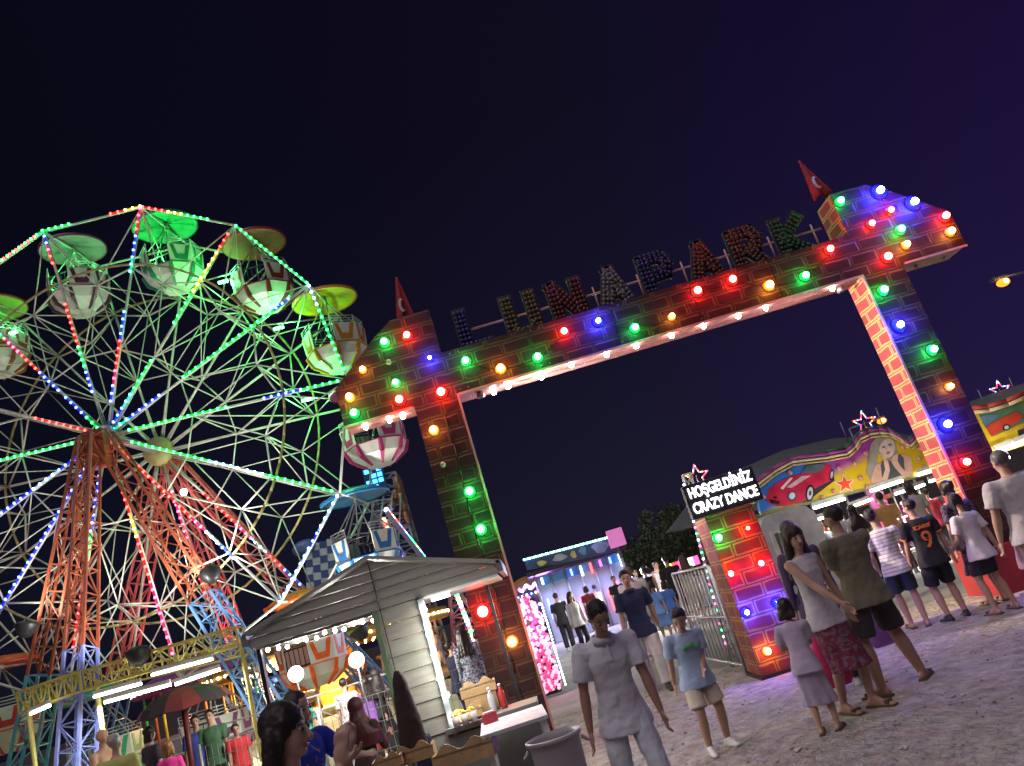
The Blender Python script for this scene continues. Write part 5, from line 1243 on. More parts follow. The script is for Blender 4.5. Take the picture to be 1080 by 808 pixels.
def floral(name, c1, c2, sc=9, th=.5):
    if name in _MC: return _MC[name]
    m, nt, b = nodes(name); N = nt.nodes.new; L = nt.links.new
    tc = N('ShaderNodeTexCoord'); w = N('ShaderNodeTexNoise'); w.inputs['Scale'].default_value = sc; w.inputs['Detail'].default_value = 1; w.inputs['Distortion'].default_value = 2.5; L(tc.outputs['Object'], w.inputs['Vector'])
    r = N('ShaderNodeValToRGB'); r.color_ramp.interpolation = 'CONSTANT'; r.color_ramp.elements[0].color = (*c1, 1); r.color_ramp.elements[1].position = th; r.color_ramp.elements[1].color = (*c2, 1); L(w.outputs['Fac'], r.inputs[0]); L(r.outputs[0], b.inputs['Base Color']); b.inputs['Roughness'].default_value = .8
    _MC[name] = m; return m
def cloth(name, c): return mat('cloth_'+name, c, .85, 0, .12, 5, .25, 180)

def person(pos, H=1.7, face=0, label='', skin=S_tan, feet=((.09, 0), (-.09, 0)), hands=None, top=None, sleeve='short', bottom=None, blen=.30,
           hair=(.02, .015, .012), hstyle='short', lean=0.0, side=0.0, turn=0.0, nod=0.0, vox=.012, fem=False, shoes=(.5, .5, .5), build_=1.0,
           group=None, extra=None, z=0.0, dress=None, elbows=None, seat=None, hdir=None, faced=True, barefoot=False, collar=False, knees=None, fingers=True, toe=None):
    t = thing('person', label, 'person', (pos[0], pos[1], z), math.radians(face), group)
    V = Vector; h = H; child = H < 1.35
    B = build_*(.92 if fem else 1.0)*(1.08 if child else 1.0)
    fz = -1
    ank = [V((f[0], f[1], (.045*h)+(f[2] if len(f) > 2 else 0))) for f in feet]
    hipz = .515*h
    mx_ = (ank[0]+ank[1])/2
    px_ = (ank[0].x*.5+ank[1].x*.5)*.8+ (0); py_ = (ank[0].y+ank[1].y)/2
    P = V((px_, py_, hipz if seat is None else seat))
    l1 = l2 = .243*h; hw = .052*h*B
    for i in (0, 1):   # keep the feet reachable
        sx = 1 if i == 0 else -1
        while (P+V((sx*hw, 0, 0))-ank[i]).length > (l1+l2)*.995: P.z -= .005
    U = V((side, -lean, 1)).normalized(); Rv = V((1, 0, 0)); Rv = (Rv-U*Rv.dot(U)).normalized(); Fv = U.cross(Rv)*1.0
    if Fv.y > 0: Fv = -Fv
    O = P
    sk = SKIN(skin); mb = MB()
    kn = []
    for i, sx in ((0, 1), (1, -1)):
        hip = P+V((sx*hw, 0, 0)); pole = V(knees[i]) if knees else V((sx*.15, -1, 0))
        k, a = ik(hip, ank[i], l1, l2, pole); kn.append((hip, k, a))
        cap(mb, hip+V((0, 0, (.0 if bottom is not None else .02)*h)), k, .047*h*B, .033*h*B); cap(mb, k, k.lerp(a, .35)+V((0, .006*h, 0)), .031*h*B, .034*h*B); cap(mb, k.lerp(a, .35)+V((0, .006*h, 0)), a, .034*h*B, .0205*h*B)
        td = V((math.sin(math.radians(toe[i])), -math.cos(math.radians(toe[i])), 0)) if toe else V((sx*.15, -1, 0)).normalized()
        heel = a+V((0, 0, -.022*h))-td*.025*h; ball = a+td*.085*h; ball.z = a.z-.033*h
        if not shoes or barefoot:
            cap(mb, heel, ball, .019*h, .016*h); cap(mb, a, a+td*.05*h+V((0, 0, -.02*h)), .022*h, .018*h); mb.ball(ball+td*.02*h, .017*h, 10, 6, (1.2, 1.2, .7))
        kn[-1] = (hip, k, a, heel, ball, td)
    tw = .9 if fem else 1.0
    body = [(-.03, .045, .045, 0), (.0, .085*(1.08 if fem else 1), .058, 0), (.05, .086*(1.06 if fem else 1), .060, 0), (.11, .072*tw, .052, .002), (.17, .078*tw, .056, .004), (.23, .090*tw, .060, .006), (.275, .092*tw, .053, .002), (.305, .070, .042, 0), (.325, .035, .033, 0)]
    ks = .90 if top is not None else 1.0; loft(mb, [(s*h, w*h*B*ks, d*h*B*ks, o_*h) for s, w, d, o_ in body], O, U, Rv, Fv)
    nb = O+U*.315*h; sh_w = (.100 if fem else .112)*h*(B*.5+.5)
    hd = nb+U*.105*h+Fv*(.012*h+.05*h*nod)+V((0, 0, -.02*h*nod))
    cap(mb, nb-U*.02*h, hd-U*.04*h, .032*h*(.85 if fem else 1)*(.5+B*.5), .029*h*(.85 if fem else 1))
    # head frame
    hs = 1.0 if not child else 1.16
    yaw_ = math.radians(turn); HF = (Fv*math.cos(yaw_)+Rv*math.sin(yaw_)).normalized(); HF = (HF-V((0, 0, 1))*nod*.9).normalized()
    HR = HF.cross(V((0, 0, 1))).normalized()*-1; HU = HR.cross(HF)*1.0
    if HU.z < 0: HU = -HU
    def hp(x, y, z_): return hd+HR*(x*h*hs)+HF*(y*h*hs)+HU*(z_*h*hs)
    MH_ = Matrix((HR, HF, HU)).transposed()
    mb.ball(hp(0, -.008, .014), .050*h*hs, 18, 12, (.86, 1.08, .98), MH_)
    mb.ball(hp(0, .012, -.018), .040*h*hs, 16, 10, (.84, .92, 1.12), MH_)
    mb.ball(hp(0, .030, -.047), .018*h*hs, 10, 8, (1.1, .9, .8), MH_)
    cap(mb, hp(0, .050, .004), hp(0, .060, -.018), .006*h*hs, .0095*h*hs, 8)
    for sx in (-1, 1): mb.ball(hp(sx*.044, -.004, -.004), .013*h*hs, 8, 6, (.4, .8, 1.2), MH_)
    # arms
    arms = []
    hands = hands or ((.135, -.05, .435), (-.14, -.02, .425))
    for i, sx in ((0, 1), (1, -1)):
        S_ = O+U*.285*h+Rv*(sx*sh_w); tg = V((hands[i][0]*h, hands[i][1]*h, hands[i][2]*h))
        tg = V((P.x, P.y, 0))+tg
        pole = V(elbows[i]) if elbows else V((sx*.45, 1, -.2))
        e, w_ = ik(S_, tg, .165*h, .150*h, pole)
        ab = .5+.5*B
        cap(mb, S_, S_.lerp(e, .4), .030*h*ab, .029*h*ab); cap(mb, S_.lerp(e, .4), e, .029*h*ab, .0215*h*ab); cap(mb, e, e.lerp(w_, .3), .0225*h*ab, .024*h*ab); cap(mb, e.lerp(w_, .3), w_, .024*h*ab, .0145*h*ab)
        cap(mb, O+U*.27*h+Rv*(sx*.05*h), S_, .034*h, .030*h*ab)
        d = V(hdir).normalized() if hdir else (w_-e).normalized(); side_ = (V((0, -1, 0))-d*V((0, -1, 0)).dot(d)).normalized()  # across the palm
        nrm = d.cross(side_).normalized()*sx
        pm = w_+d*.030*h; mb.ball(pm, .026*h, 12, 8, (1, 1, 1)) if False else None
        Mh = Matrix((side_, nrm, d)).transposed()
        mb.ball(pm, .026*h, 12, 8, (.82, .42, 1.15), Mh)
        if fingers:
            for f_ in range(4):
                b0 = pm+d*.022*h+side_*((f_-1.5)*-.0105*h); ln = (.024, .028, .026, .020)[f_]*h
                m1 = b0+d*ln*.9-nrm*ln*-.12*1; m2 = m1+(d*.75-nrm*.0+nrm*(-.55)).normalized()*ln*.8
                cap(mb, b0, m1, .0058*h, .0052*h, 8); cap(mb, m1, m2, .0052*h, .0045*h, 8)
            b0 = w_+d*.016*h+side_*.016*h; m1 = b0+(side_*.75+d*.8).normalized()*.022*h; m2 = m1+(d+side_*.25-nrm*.2).normalized()*.018*h
            cap(mb, b0, m1, .0075*h, .0062*h, 8); cap(mb, m1, m2, .006*h, .005*h, 8)
        else: mb.ball(pm+d*.035*h-nrm*.004*h, .02*h, 8, 6, (.9, .5, 1.2), Mh)
        arms.append((S_, e, w_))
    fuse(mb, vox, sk, 'body', t, 0, None, 4)
    # face
    if faced:
        for sx in (-1, 1):
            e_ = MB().ball(hp(sx*.0185, .046, .004), .0085*h*hs, 10, 7, (1.25, .55, .65), MH_).build('eye', mat('eye_white', (.36, .34, .33), .25), t)
            MB().ball(hp(sx*.0185, .0495, .0035), .0048*h*hs, 8, 6).build('iris', mat('dark_iris', (.02, .012, .01), .2), e_)
            MB().bar(hp(sx*.010, .0495, .0135), hp(sx*.029, .043, .0145), .0022*h*hs, 6).build('eyebrow', mat('hair_%d' % int(hair[0]*1000), hair, .6), t)
        mb = MB(); mb.ball(hp(0, .0475, -.0345), .010*h*hs, 10, 6, (1.25, .5, .28), MH_); mb.ball(hp(0, .0465, -.0385), .009*h*hs, 10, 6, (1.15, .5, .32), MH_); mb.build('lips', mat('lip_%d' % int(skin[0]*100), (skin[0]*.8, skin[1]*.5, skin[2]*.55), .4), t)
    # hair
    mb = MB(); hm = mat('hair_%d' % int(hair[0]*1000), hair, .45, 0, .3, 60)
    if hstyle != 'bald':
        mb.ball(hp(0, -.016, .022), .0535*h*hs, 18, 12, (.90, 1.02, .98), MH_)
        if hstyle == 'quiff': mb.ball(hp(0, .012, .058), .030*h*hs, 12, 8, (1.15, 1.1, .6), MH_)
        if hstyle == 'curly':
            for k in range(26):
                a = random.uniform(0, 6.3); b_ = random.uniform(0, 1.1); mb.ball(hp(.046*math.sin(b_)*math.cos(a), -.012+.05*math.sin(b_)*math.sin(a), .03+.046*math.cos(b_)), .014*h, 6, 5)
        if hstyle in ('long', 'tail', 'bun', 'bob'):
            mb.ball(hp(0, -.012, .026), .056*h*hs, 18, 12, (.93, 1.04, .98), MH_)
            for sx in (-1, 1): cap(mb, hp(sx*.036, .012, .03), hp(sx*.044, -.006, -.03), .016*h*hs, .014*h*hs)
        if hstyle == 'long':
            for sx in (-1, -.5, 0, .5, 1):
                cap(mb, hp(sx*.04, -.02-.022*(1-abs(sx)), .0), nb+Rv*(sx*.066*h)-Fv*(.050*h-.012*h*abs(sx))-U*.10*h, .025*h, .018*h)
        if hstyle == 'bob':
            for sx in (-1, -.5, 0, .5, 1): cap(mb, hp(sx*.04, -.02-.022*(1-abs(sx)), .0), hp(sx*.046, -.03, -.06), .022*h, .018*h)
        if hstyle == 'tail': mb.ball(hp(0, -.065, .02), .016*h, 8, 6); cap(mb, hp(0, -.07, .015), hp(0, -.075, -.04)-U*.07*h, .015*h, .008*h)
        if hstyle == 'bun': mb.ball(hp(0, -.062, .045), .026*h, 12, 8)
        if hstyle == 'scarf':
            mb.ball(hp(0, -.012, .012), .060*h*hs, 18, 12, (.92, 1.05, 1.05), MH_); cap(mb, hp(0, -.008, -.02), nb-U*.04*h, .054*h, .078*h); loft(mb, [(.16*h, .138*h, .090*h, 0), (.24*h, .140*h, .086*h, 0), (.29*h, .105*h, .080*h, 0), (.345*h, .064*h, .066*h, 0)], O, U, Rv, Fv)
        nm = 'headscarf' if hstyle == 'scarf' else 'hair'
        fuse(mb, min(vox, .010), hm, nm, t, .012 if hstyle != 'scarf' else .006, _HT if hstyle != 'scarf' else None, 2)
    # top
    I = .0075 if not child else .010
    if top is not None:
        mb = MB(); z0 = -.015 if dress is None else 0
        rings = [(z0-.055, .128, .100, 0), (z0-.02, .121, .092, 0), (.04, .099*(1.0 if fem else 1), .071, 0), (.11, (.080 if fem else .088), .062, .002), (.17, (.083 if fem else .092), .065, .004), (.23, (.092 if fem else .101), .070, .006), (.275, .098*tw, .062, .002), (.303, .078, .050, 0), (.318, .048, .042, 0)]
        loft(mb, [(s*h, w*h*B, d*h*B, o_*h) for s, w, d, o_ in rings], O, U, Rv, Fv, 24)
        for i, sx in ((0, 1), (1, -1)):
            S_, e, w_ = arms[i]
            if sleeve == 'none': cap(mb, O+U*.272*h+Rv*(sx*.05*h), S_-Rv*(sx*.012*h), .040*h*B, .030*h); continue
            cap(mb, O+U*.258*h+Rv*(sx*.055*h), S_-V((0, 0, .006*h)), .050*h*B, .0385*h*B)
            if sleeve == 'short': q = S_.lerp(e, .74); mb.bar(S_, q, .0385*h*B, 14, .045*h*B)
            else: cap(mb, S_, e, .0385*h*B, .030*h*B); mb.bar(e, w_.lerp(e, .06), .030*h*B, 12, .024*h*B); mb.ball(e, .03*h*B, 10, 7)
        tp_ = fuse(mb, vox, top, 'shirt' if dress is None else 'dress_top', t, (.028 if vox < .0095 else .022)*h/1.7, _PT, 3)
        if collar:
            mb = MB(); MHc = Matrix((Rv, Fv, U)).transposed()
            mb.lathe([(.043*h, -.014*h), (.062*h, -.022*h), (.046*h, .008*h), (.038*h, .010*h)], nb+U*.002*h+Fv*.004*h, 20, M=MHc); mb.build('collar', top, tp_)
            mb = MB(); mb.bar(nb+Fv*.056*h-U*.012*h, nb+Fv*.073*h-U*.085*h, .006*h, 4); mb.build('button_placket', top, tp_)
    # bottoms
    if bottom is not None:
        mb = MB(); loft(mb, [(-.045*h, .075*h*B, .062*h*B, 0), (-.01*h, .099*h*B*(1.05 if fem else 1), .071*h*B, 0), (.02*h, .088*h*B, .060*h*B, 0), (.035*h, .078*h*B, .052*h*B, 0)], O, U, Rv, Fv, 24)
        if blen == 'skirt' or (isinstance(blen, tuple)):
            kz, wd = (.30, .10) if blen == 'skirt' else blen
            c = (kn[0][1]+kn[1][1])/2; spread = abs(kn[0][1].x-kn[1][1].x)/2; sp_y = abs(kn[0][1].y-kn[1][1].y)/2
            zb = kz*h; n_ = 8; rings = []
            for k in range(n_+1):
                u = k/n_; rings.append((u, (.098*(1-u)+(wd)*u)*h+spread*.25*u, (.070*(1-u)+wd*.8*u)*h+sp_y*.3*u))
            vs = []; n = 40
            for u, w, d in rings:
                cc = P.lerp(V((c.x, c.y, zb)), u)
                for i in range(n): a = 2*PI*i/n; r_ = 1+.07*u*math.sin(a*9+1); vs.append(cc+V((w*r_*math.cos(a), d*r_*math.sin(a), 0)))
            fs = [tuple(range(n-1, -1, -1)), tuple(n_*n+i for i in range(n))]+[(j*n+i, (j+1)*n+i, (j+1)*n+(i+1) % n, j*n+(i+1) % n) for j in range(n_) for i in range(n)]
            mb.add(vs, fs, True); nm = 'skirt'
        else:
            nm = 'shorts' if blen > .12 else 'trousers'
            for i in (0, 1):
                hip, k, a = kn[i][:3]; hip = hip+V((0, 0, .01*h))
                cut = blen*h
                if cut >= k.z:
                    f_ = max(.2, min(1, (hip.z-cut)/(hip.z-k.z))); cap(mb, hip-V((0, 0, .02*h)), hip.lerp(k, f_*.5), .058*h*B, .057*h*B); mb.bar(hip.lerp(k, f_*.5), hip.lerp(k, f_), .058*h*B, 14, .061*h*B)
                else:
                    f_ = min(1, (k.z-cut)/(k.z-a.z)); cap(mb, hip, k, .059*h*B, .047*h*B); mb.bar(k, k.lerp(a, f_), .048*h*B, 14, .043*h*B)
        fuse(mb, vox, bottom, nm, t, (.026 if vox < .0095 else .02)*h/1.7, _PT, 3)
    # shoes
    if shoes and not barefoot:
        sm_ = mat('shoe_%d_%d' % (int(shoes[0]*100), int(shoes[2]*100)), shoes, .55)
        for hip, k, a, heel, ball, td in kn:
            mb = MB(); cap(mb, heel+V((0, 0, .002*h)), ball, .024*h, .021*h); mb.ball(ball+td*.022*h, .022*h, 10, 7, (1.1, 1.1, .75)); cap(mb, a+V((0, 0, .004)), a+td*.055*h+V((0, 0, -.018*h)), .026*h, .02*h)
            so_ = fuse(mb, max(.008, vox*.8), sm_, 'shoe', t, 0, None, 2)
            zz = a.z-.045*h; mb = MB(); mb.bar(heel.lerp(ball, -.15).xy.to_3d()+V((0, 0, zz+.008*h)), (ball+td*.03*h).xy.to_3d()+V((0, 0, zz+.008*h)), .021*h, 10, .021*h, flat=.5); mb.build('sole', mat('white_sole', (.6, .58, .55), .5), so_)
    elif barefoot == 'sandal':
        for hip, k, a, heel, ball, td in kn:
            zz = a.z-.045*h; mb = MB(); MZ = Matrix.Rotation(math.atan2(td.x, -td.y), 3, 'Z'); c = (heel+ball+td*.02*h)/2; mb.box((c.x, c.y, zz+.006*h), (.046*h, .165*h, .010*h), MZ); mb.box((ball.x, ball.y, zz+.026*h), (.05*h, .022*h, .014*h), MZ)
            mb.build('sandal', mat('tan_sandal', (.12, .08, .05), .6), t)
    INFO = dict(t=t, O=O, U=U, R=Rv, F=Fv, nb=nb, arms=arms, hd=hd, h=h, P=P)
    return INFO
def holding(name, label, cat, pos): return thing(name, label, cat, pos)

def gp(px, py): q = gnd(px, py); return (q.x, q.y)

# --- foreground boy in the grey polo, looking down, walking to the camera
q = at(640, 700, 3.75)
q = at(628, 640, 5.4)
person((q.x-.02, 5.5), 1.58, 8, 'boy in a light grey polo shirt and pale grey trousers looking down beside the bin', S_brown, ((.11, -.10), (-.12, .20, .02)),
       ((.145, -.09, .445), (-.165, -.02, .435)), cloth('grey_polo', (.62, .65, .70)), 'short', cloth('pale_grey', (.55, .60, .64)), .06, (.010, .008, .008), 'short', .17, .0, 8, .72, .0075, shoes=(.4, .4, .42), collar=True, build_=.96)
# --- small boy with light blue t-shirt
i = person((1.2, 7.38), 1.23, 10, 'small boy in a light blue t-shirt and cream shorts, one hand on his belly', S_tan, ((.13, .0), (-.09, -.10)),
       ((.03, -.12, .56), (-.15, .10, .45)), cloth('light_blue', (.34, .44, .62)), 'short', cloth('cream', (.58, .50, .40)), .315, (.012, .009, .008), 'quiff', .06, 0, -35, .55, .009, shoes=(.7, .7, .7), build_=1.02)
mb = MB(); c = i['O']+i['U']*.2*1.23+i['F']*.085*1.23
for a_, b_, c_ in ((-.05, .02, .035), (0, .03, .045), (.05, .015, .035)): mb.ball(c+Vector((a_, -.004, b_)), c_, 8, 6, (1, .25, .6))
mb.build('chest_print', mat('green_print', (.12, .42, .18), .6), i['t'])
# --- youth in navy polo and white trousers
person((1.42, 11.6), 1.70, -6, 'youth in a navy polo shirt and white trousers behind the boy in grey', S_tan, ((.10, -.16), (-.10, .16, .03)),
       ((.155, .08, .445), (-.15, -.08, .445)), cloth('navy', (.014, .02, .07)), 'short', cloth('white_trousers', (.62, .60, .60)), .06, (.010, .008, .007), 'quiff', .03, 0, 5, .1, .010, shoes=(.03, .03, .03), collar=True)
# --- woman with long hair
person((2.42, 7.15), 1.62, 25, 'long-haired woman in a white vest and red leaf-patterned skirt', S_tan, ((.11, -.10), (-.07, .06)),
       ((.17, -.02, .47), (-.05, -.20, .56)), cloth('white_vest', (.55, .52, .56)), 'none', floral('red_leaf_print', (.17, .02, .05), (.16, .11, .14), 10, .52), (.22, .105), (.03, .014, .012), 'long', .0, -.02, -18, .15, .009, fem=True, barefoot='sandal')
# --- veiled woman just behind her
blk0 = cloth('black', (.012, .012, .015))
person((2.72, 8.0), 1.66, 170, 'woman with dark violet hair half hidden behind the long-haired woman', S_tan, vox=.013, top=cloth('dusky_violet', (.08, .05, .12)), sleeve='long', bottom=blk0, blen=.06, hair=(.05, .03, .10), hstyle='long', fem=True, faced=False)
# --- broad man in olive t-shirt
person((2.93, 7.42), 1.68, -166, 'broad man in an olive t-shirt and dark shorts, legs apart, back to the camera', S_brown, ((.20, .06), (-.30, .0)),
       ((-.02, -.10, .55), (.05, -.12, .53)), cloth('olive', (.15, .135, .09)), 'short', cloth('dark_slate', (.05, .045, .05)), .305, (.012, .009, .008), 'short', .0, .0, 30, .1, .009, build_=1.16, barefoot='sandal', faced=False, toe=(25, -55), elbows=((1, .5, -.3), (-1, .5, -.3)))
# --- little girl hugging the woman's side
person((2.02, 6.78), 1.06, 150, 'little girl in a pale lilac dress pressing against the long-haired woman', S_tan, ((.06, .02), (-.07, -.03)),
       ((.10, -.20, .62), (-.02, -.22, .62)), cloth('pale_lilac', (.45, .38, .50)), 'short', cloth('pale_lilac', (.45, .38, .50)), (.20, .115), (.015, .01, .01), 'bob', .06, 0, 0, .2, .009, fem=True, barefoot='sandal', faced=False)
# --- boy in striped t-shirt
person((4.52, 10.05), 1.50, 165, 'boy in a white t-shirt with grey stripes and dark shorts seen from behind', S_tan, ((.07, -.05), (-.09, .05)),
       ((.12, -.10, .52), (-.16, -.05, .46)), striped('striped_tee', (.62, .60, .62), (.25, .24, .28), .045), 'short', cloth('dark_teal', (.03, .045, .055)), .305, (.010, .008, .007), 'curly', .04, .03, -40, .1, .009, barefoot='sandal', faced=False, build_=.98)
# --- boy in black football shirt with orange lettering
i = person((4.86, 9.72), 1.50, 176, 'boy in black football shirt with orange name and number on back', S_tan, ((.11, 0), (-.10, .0)),
       ((.14, -.12, .50), (-.18, -.04, .46)), cloth('black_jersey', (.012, .011, .016)), 'short', cloth('black_shorts', (.016, .016, .02)), .30, (.02, .012, .01), 'short', .03, .0, 35, .1, .009, shoes=(.02, .02, .022), faced=False, build_=1.0)
O_, U_, h_ = i['O'], i['U'], i['h']
M_or = mat('orange_print', (.85, .22, .04), .6)
def on_back(s, size, dz, w):
    M = Matrix.Translation(O_+U_*(dz*h_)-i['F']*(.088*h_)) @ Matrix.Rotation(PI, 4, 'Z') @ RX
    o = text(s, size, M_or, None, M, 'shirt_lettering' if len(s) > 1 else 'shirt_number', ext=.012, w=w, offset=.004); o.parent = i['t']
    sw = o.modifiers.new('w', 'SHRINKWRAP'); sw.target = [c for c in i['t'].children if c.name.startswith('shirt')and c is not o][0]; sw.offset = .006; sw.wrap_method = 'NEAREST_SURFACEPOINT'
on_back('ICARDI', .065, .245, .24); on_back('9', .27, .135, .14)
mb = MB()
for sx in (0, 1): S_, e, w_ = i['arms'][sx]; q0, q1 = S_.lerp(e, .63), S_.lerp(e, .70); mb.bar(q0, q1, .0425*h_, 14, .043*h_)
mb.build('sleeve_cuffs', M_or, i['t'])
# --- girl in white top and black skirt
person((5.2, 9.3), 1.40, 190, 'ponytailed girl in a white t-shirt and short black skirt by the right pillar', S_tan, ((.10, -.03), (-.12, .03)),
       ((.10, -.16, .58), (-.17, .02, .45)), cloth('white_tee', (.60, .56, .60)), 'short', cloth('black_skirt', (.012, .011, .015)), (.32, .10), (.012, .009, .008), 'tail', .02, 0, -60, 0, .009, fem=True, barefoot='sandal', build_=1.05)
# --- big man at the right edge
person((5.18, 8.15), 1.72, 172, 'big grey-haired man in a white t-shirt and pinkish shorts at the right edge', S_tan, ((.12, 0), (-.12, .04)),
       ((.20, -.04, .46), (-.20, -.02, .46)), cloth('white_big_tee', (.52, .49, .50)), 'short', cloth('dusty_pink', (.42, .26, .30)), .30, (.10, .09, .09), 'short', .04, 0, 15, 0, .010, build_=1.22, faced=False, shoes=(.5, .48, .48))
# --- dark woman behind the girl
person((5.55, 10.0), 1.56, 185, 'dark-haired woman in a dark patterned dress half hidden behind the ponytailed girl', S_tan, vox=.013, top=floral('dark_print', (.02, .015, .03), (.12, .08, .14), 14), sleeve='short', bottom=floral('dark_print', (.02, .015, .03), (.12, .08, .14), 14), blen=(.25, .11), hair=(.015, .01, .012), hstyle='bun', fem=True, faced=False, barefoot='sandal')
# bags
def bag(px, py, y, w, h, m_, label, nm='carrier_bag'):
    q = at(px, py, y); t = thing(nm, label, 'bag', (q.x, y, q.z-h/2))
    mb = MB(); loft(mb, [(0, w*.38, .04, 0), (h*.1, w*.5, .06, 0), (h*.6, w*.45, .05, 0), (h*.85, w*.3, .03, 0), (h, w*.2, .02, 0)], Vector(), Vector((0, 0, 1)), Vector((1, 0, 0)), Vector((0, -1, 0)), 16); mb.build('bag_body', m_, t)
    MB().path([(-w*.15, 0, h*.95), (-w*.1, 0, h*1.25), (w*.1, 0, h*1.25), (w*.15, 0, h*.95)], .008, 5).build('handles', m_, t); return t
bag(926, 662, 7.9, .26, .34, mat('violet_carrier', (.40, .16, .62), .4), 'violet plastic carrier bag hanging behind the olive-shirted man')
bag(873, 690, 7.35, .30, .55, mat('pink_fabric', (.75, .05, .20), .6), 'bright pink fabric bag behind the patterned skirt', 'cloth_bag')

# --- crowd in the middle distance
CG = 'people strolling in the middle distance'
def walker(px, py, H, face, label, **k):
    x, y = gp(px, py); k.setdefault('vox', .018); k.setdefault('fingers', False); k.setdefault('faced', abs(face) < 60); k.setdefault('group', CG); return person((x, y), H, face, label, **k)
wtop = cloth('white_top', (.6, .58, .58)); blk = cloth('black', (.012, .012, .015)); beige = cloth('beige', (.42, .35, .26)); blue = cloth('sky_blue', (.16, .32, .68)); grey = cloth('mid_grey', (.22, .22, .24))
walker(603, 686, 1.72, 170, 'person in black clothes left of the white-bloused woman in the far crowd', top=blk, bottom=blk, blen=.06)
walker(620, 690, 1.62, 20, 'long-haired woman in a loose white blouse in the far crowd', top=wtop, sleeve='long', bottom=blk, blen=.06, hstyle='long', fem=True)
walker(693, 697, 1.76, 175, 'man in a long white shirt and white trousers walking away', top=cloth('white_robe', (.62, .62, .60)), sleeve='long', bottom=cloth('white_trousers', (.62, .60, .60)), blen=.06, build_=1.1, hair=(.2, .15, .12))
walker(706, 676, 1.30, 150, 'girl in a pale blue dress beside the white-clad man', top=blue, bottom=blue, blen=(.24, .13), hstyle='tail', fem=True)
walker(718, 668, 1.22, 170, 'second smaller girl in a blue dress', top=cloth('deep_blue', (.07, .16, .5)), bottom=cloth('deep_blue', (.07, .16, .5)), blen=(.24, .13), hstyle='bob', fem=True)
walker(726, 660, 1.80, 178, 'tall man in a black t-shirt and black shorts next to the woman in beige', top=blk, bottom=blk, blen=.27)
walker(743, 656, 1.66, 185, 'woman in a beige dress with brown wavy hair nearest the barrier', top=beige, bottom=beige, blen=(.27, .11), hstyle='long', hair=(.08, .04, .02), fem=True)
walker(700, 664, 1.68, 200, 'woman in a black sleeveless top behind the girls in blue', top=blk, sleeve='none', bottom=grey, blen=(.28, .1), hstyle='bun', fem=True)
walker(688, 660, 1.70, 20, 'person in a grey top facing the camera behind the crowd', top=grey, bottom=blk, blen=.06)
walker(711, 652, 1.72, 10, 'person in a white vest far back between the women', top=wtop, sleeve='none', bottom=blk, blen=.27)
walker(596, 668, 1.70, 30, 'far person in a blue shirt near the pink light arch', top=cloth('denim', (.08, .12, .25)), bottom=blk, blen=.06)
walker(632, 668, 1.66, 190, 'far person in dark red seen just left of the youth in navy', top=cloth('dark_red', (.3, .03, .04)), bottom=blk, blen=.06, hstyle='bob')
walker(640, 662, 1.6, 160, 'far person with light top against the glazed hall', top=beige, bottom=blk, blen=.06)
walker(664, 664, 1.7, 15, 'far person in dark clothes right of the youth in navy', top=blk, bottom=grey, blen=.06)
for px, py, H_, fc, c_, hs_, lb_ in ((612, 662, 1.7, 20, (.5, .45, .4), 'short', 'far person in a pale top before the left end of the glazed hall'), (650, 655, 1.62, 185, (.4, .05, .2), 'long', 'far person in a crimson top before the middle of the glazed hall'),
    (676, 652, 1.74, 10, (.05, .12, .3), 'short', 'far person in a blue shirt beside the bright work light'), (697, 646, 1.66, 190, (.5, .5, .52), 'bob', 'far woman in a pale top just left of the neon stand'), (706, 643, 1.72, 30, (.3, .1, .05), 'short', 'far person in rust brown under the neon stand'), (664, 650, 1.6, 170, (.02, .02, .03), 'tail', 'far ponytailed person in black near the right end of the hall'), (590, 672, 1.66, 200, (.35, .3, .1), 'bob', 'far person in mustard beside the pink light arch')):
    walker(px, py, H_, fc, lb_, top=mat('far_top_%d' % px, c_, .85), bottom=blk, blen=.06 if px % 2 else .3, hstyle=hs_, faced=False)
# visitors seated or standing inside the painted ride
RG = 'people at the painted ride'
for i, (px, py, y, H, face, c, hs, lb) in enumerate(((873, 575, RY+.1, 1.5, 30, (.03, .03, .04), 'short', 'dark-clothed person at the left end of the ride railing'), (893, 566, RY-.2, 1.65, 170, (.5, .48, .5), 'curly', 'person in a white top at the ride railing left of the striped boy'),
      (912, 570, RY-.6, 1.62, 190, (.45, .43, .42), 'scarf', 'person with a covered head just left of the striped boy'), (943, 560, RY-.5, 1.7, 170, (.45, .25, .08), 'short', 'person in an orange-brown top between the two boys'), (973, 548, RY-.8, 1.72, 185, (.32, .30, .26), 'bob', 'person in a beige top right of the boy in black'), (990, 552, RY, 1.5, 150, (.4, .03, .05), 'short', 'person in red near the right arch pillar'))):
    q = at(px, py, y); person((q.x, y), H, face, lb, vox=.018, top=mat('ridevis_%d' % i, c, .85), bottom=blk, blen=.06, hstyle=hs, hair=(.02, .015, .015), faced=False, fingers=False, group=RG)
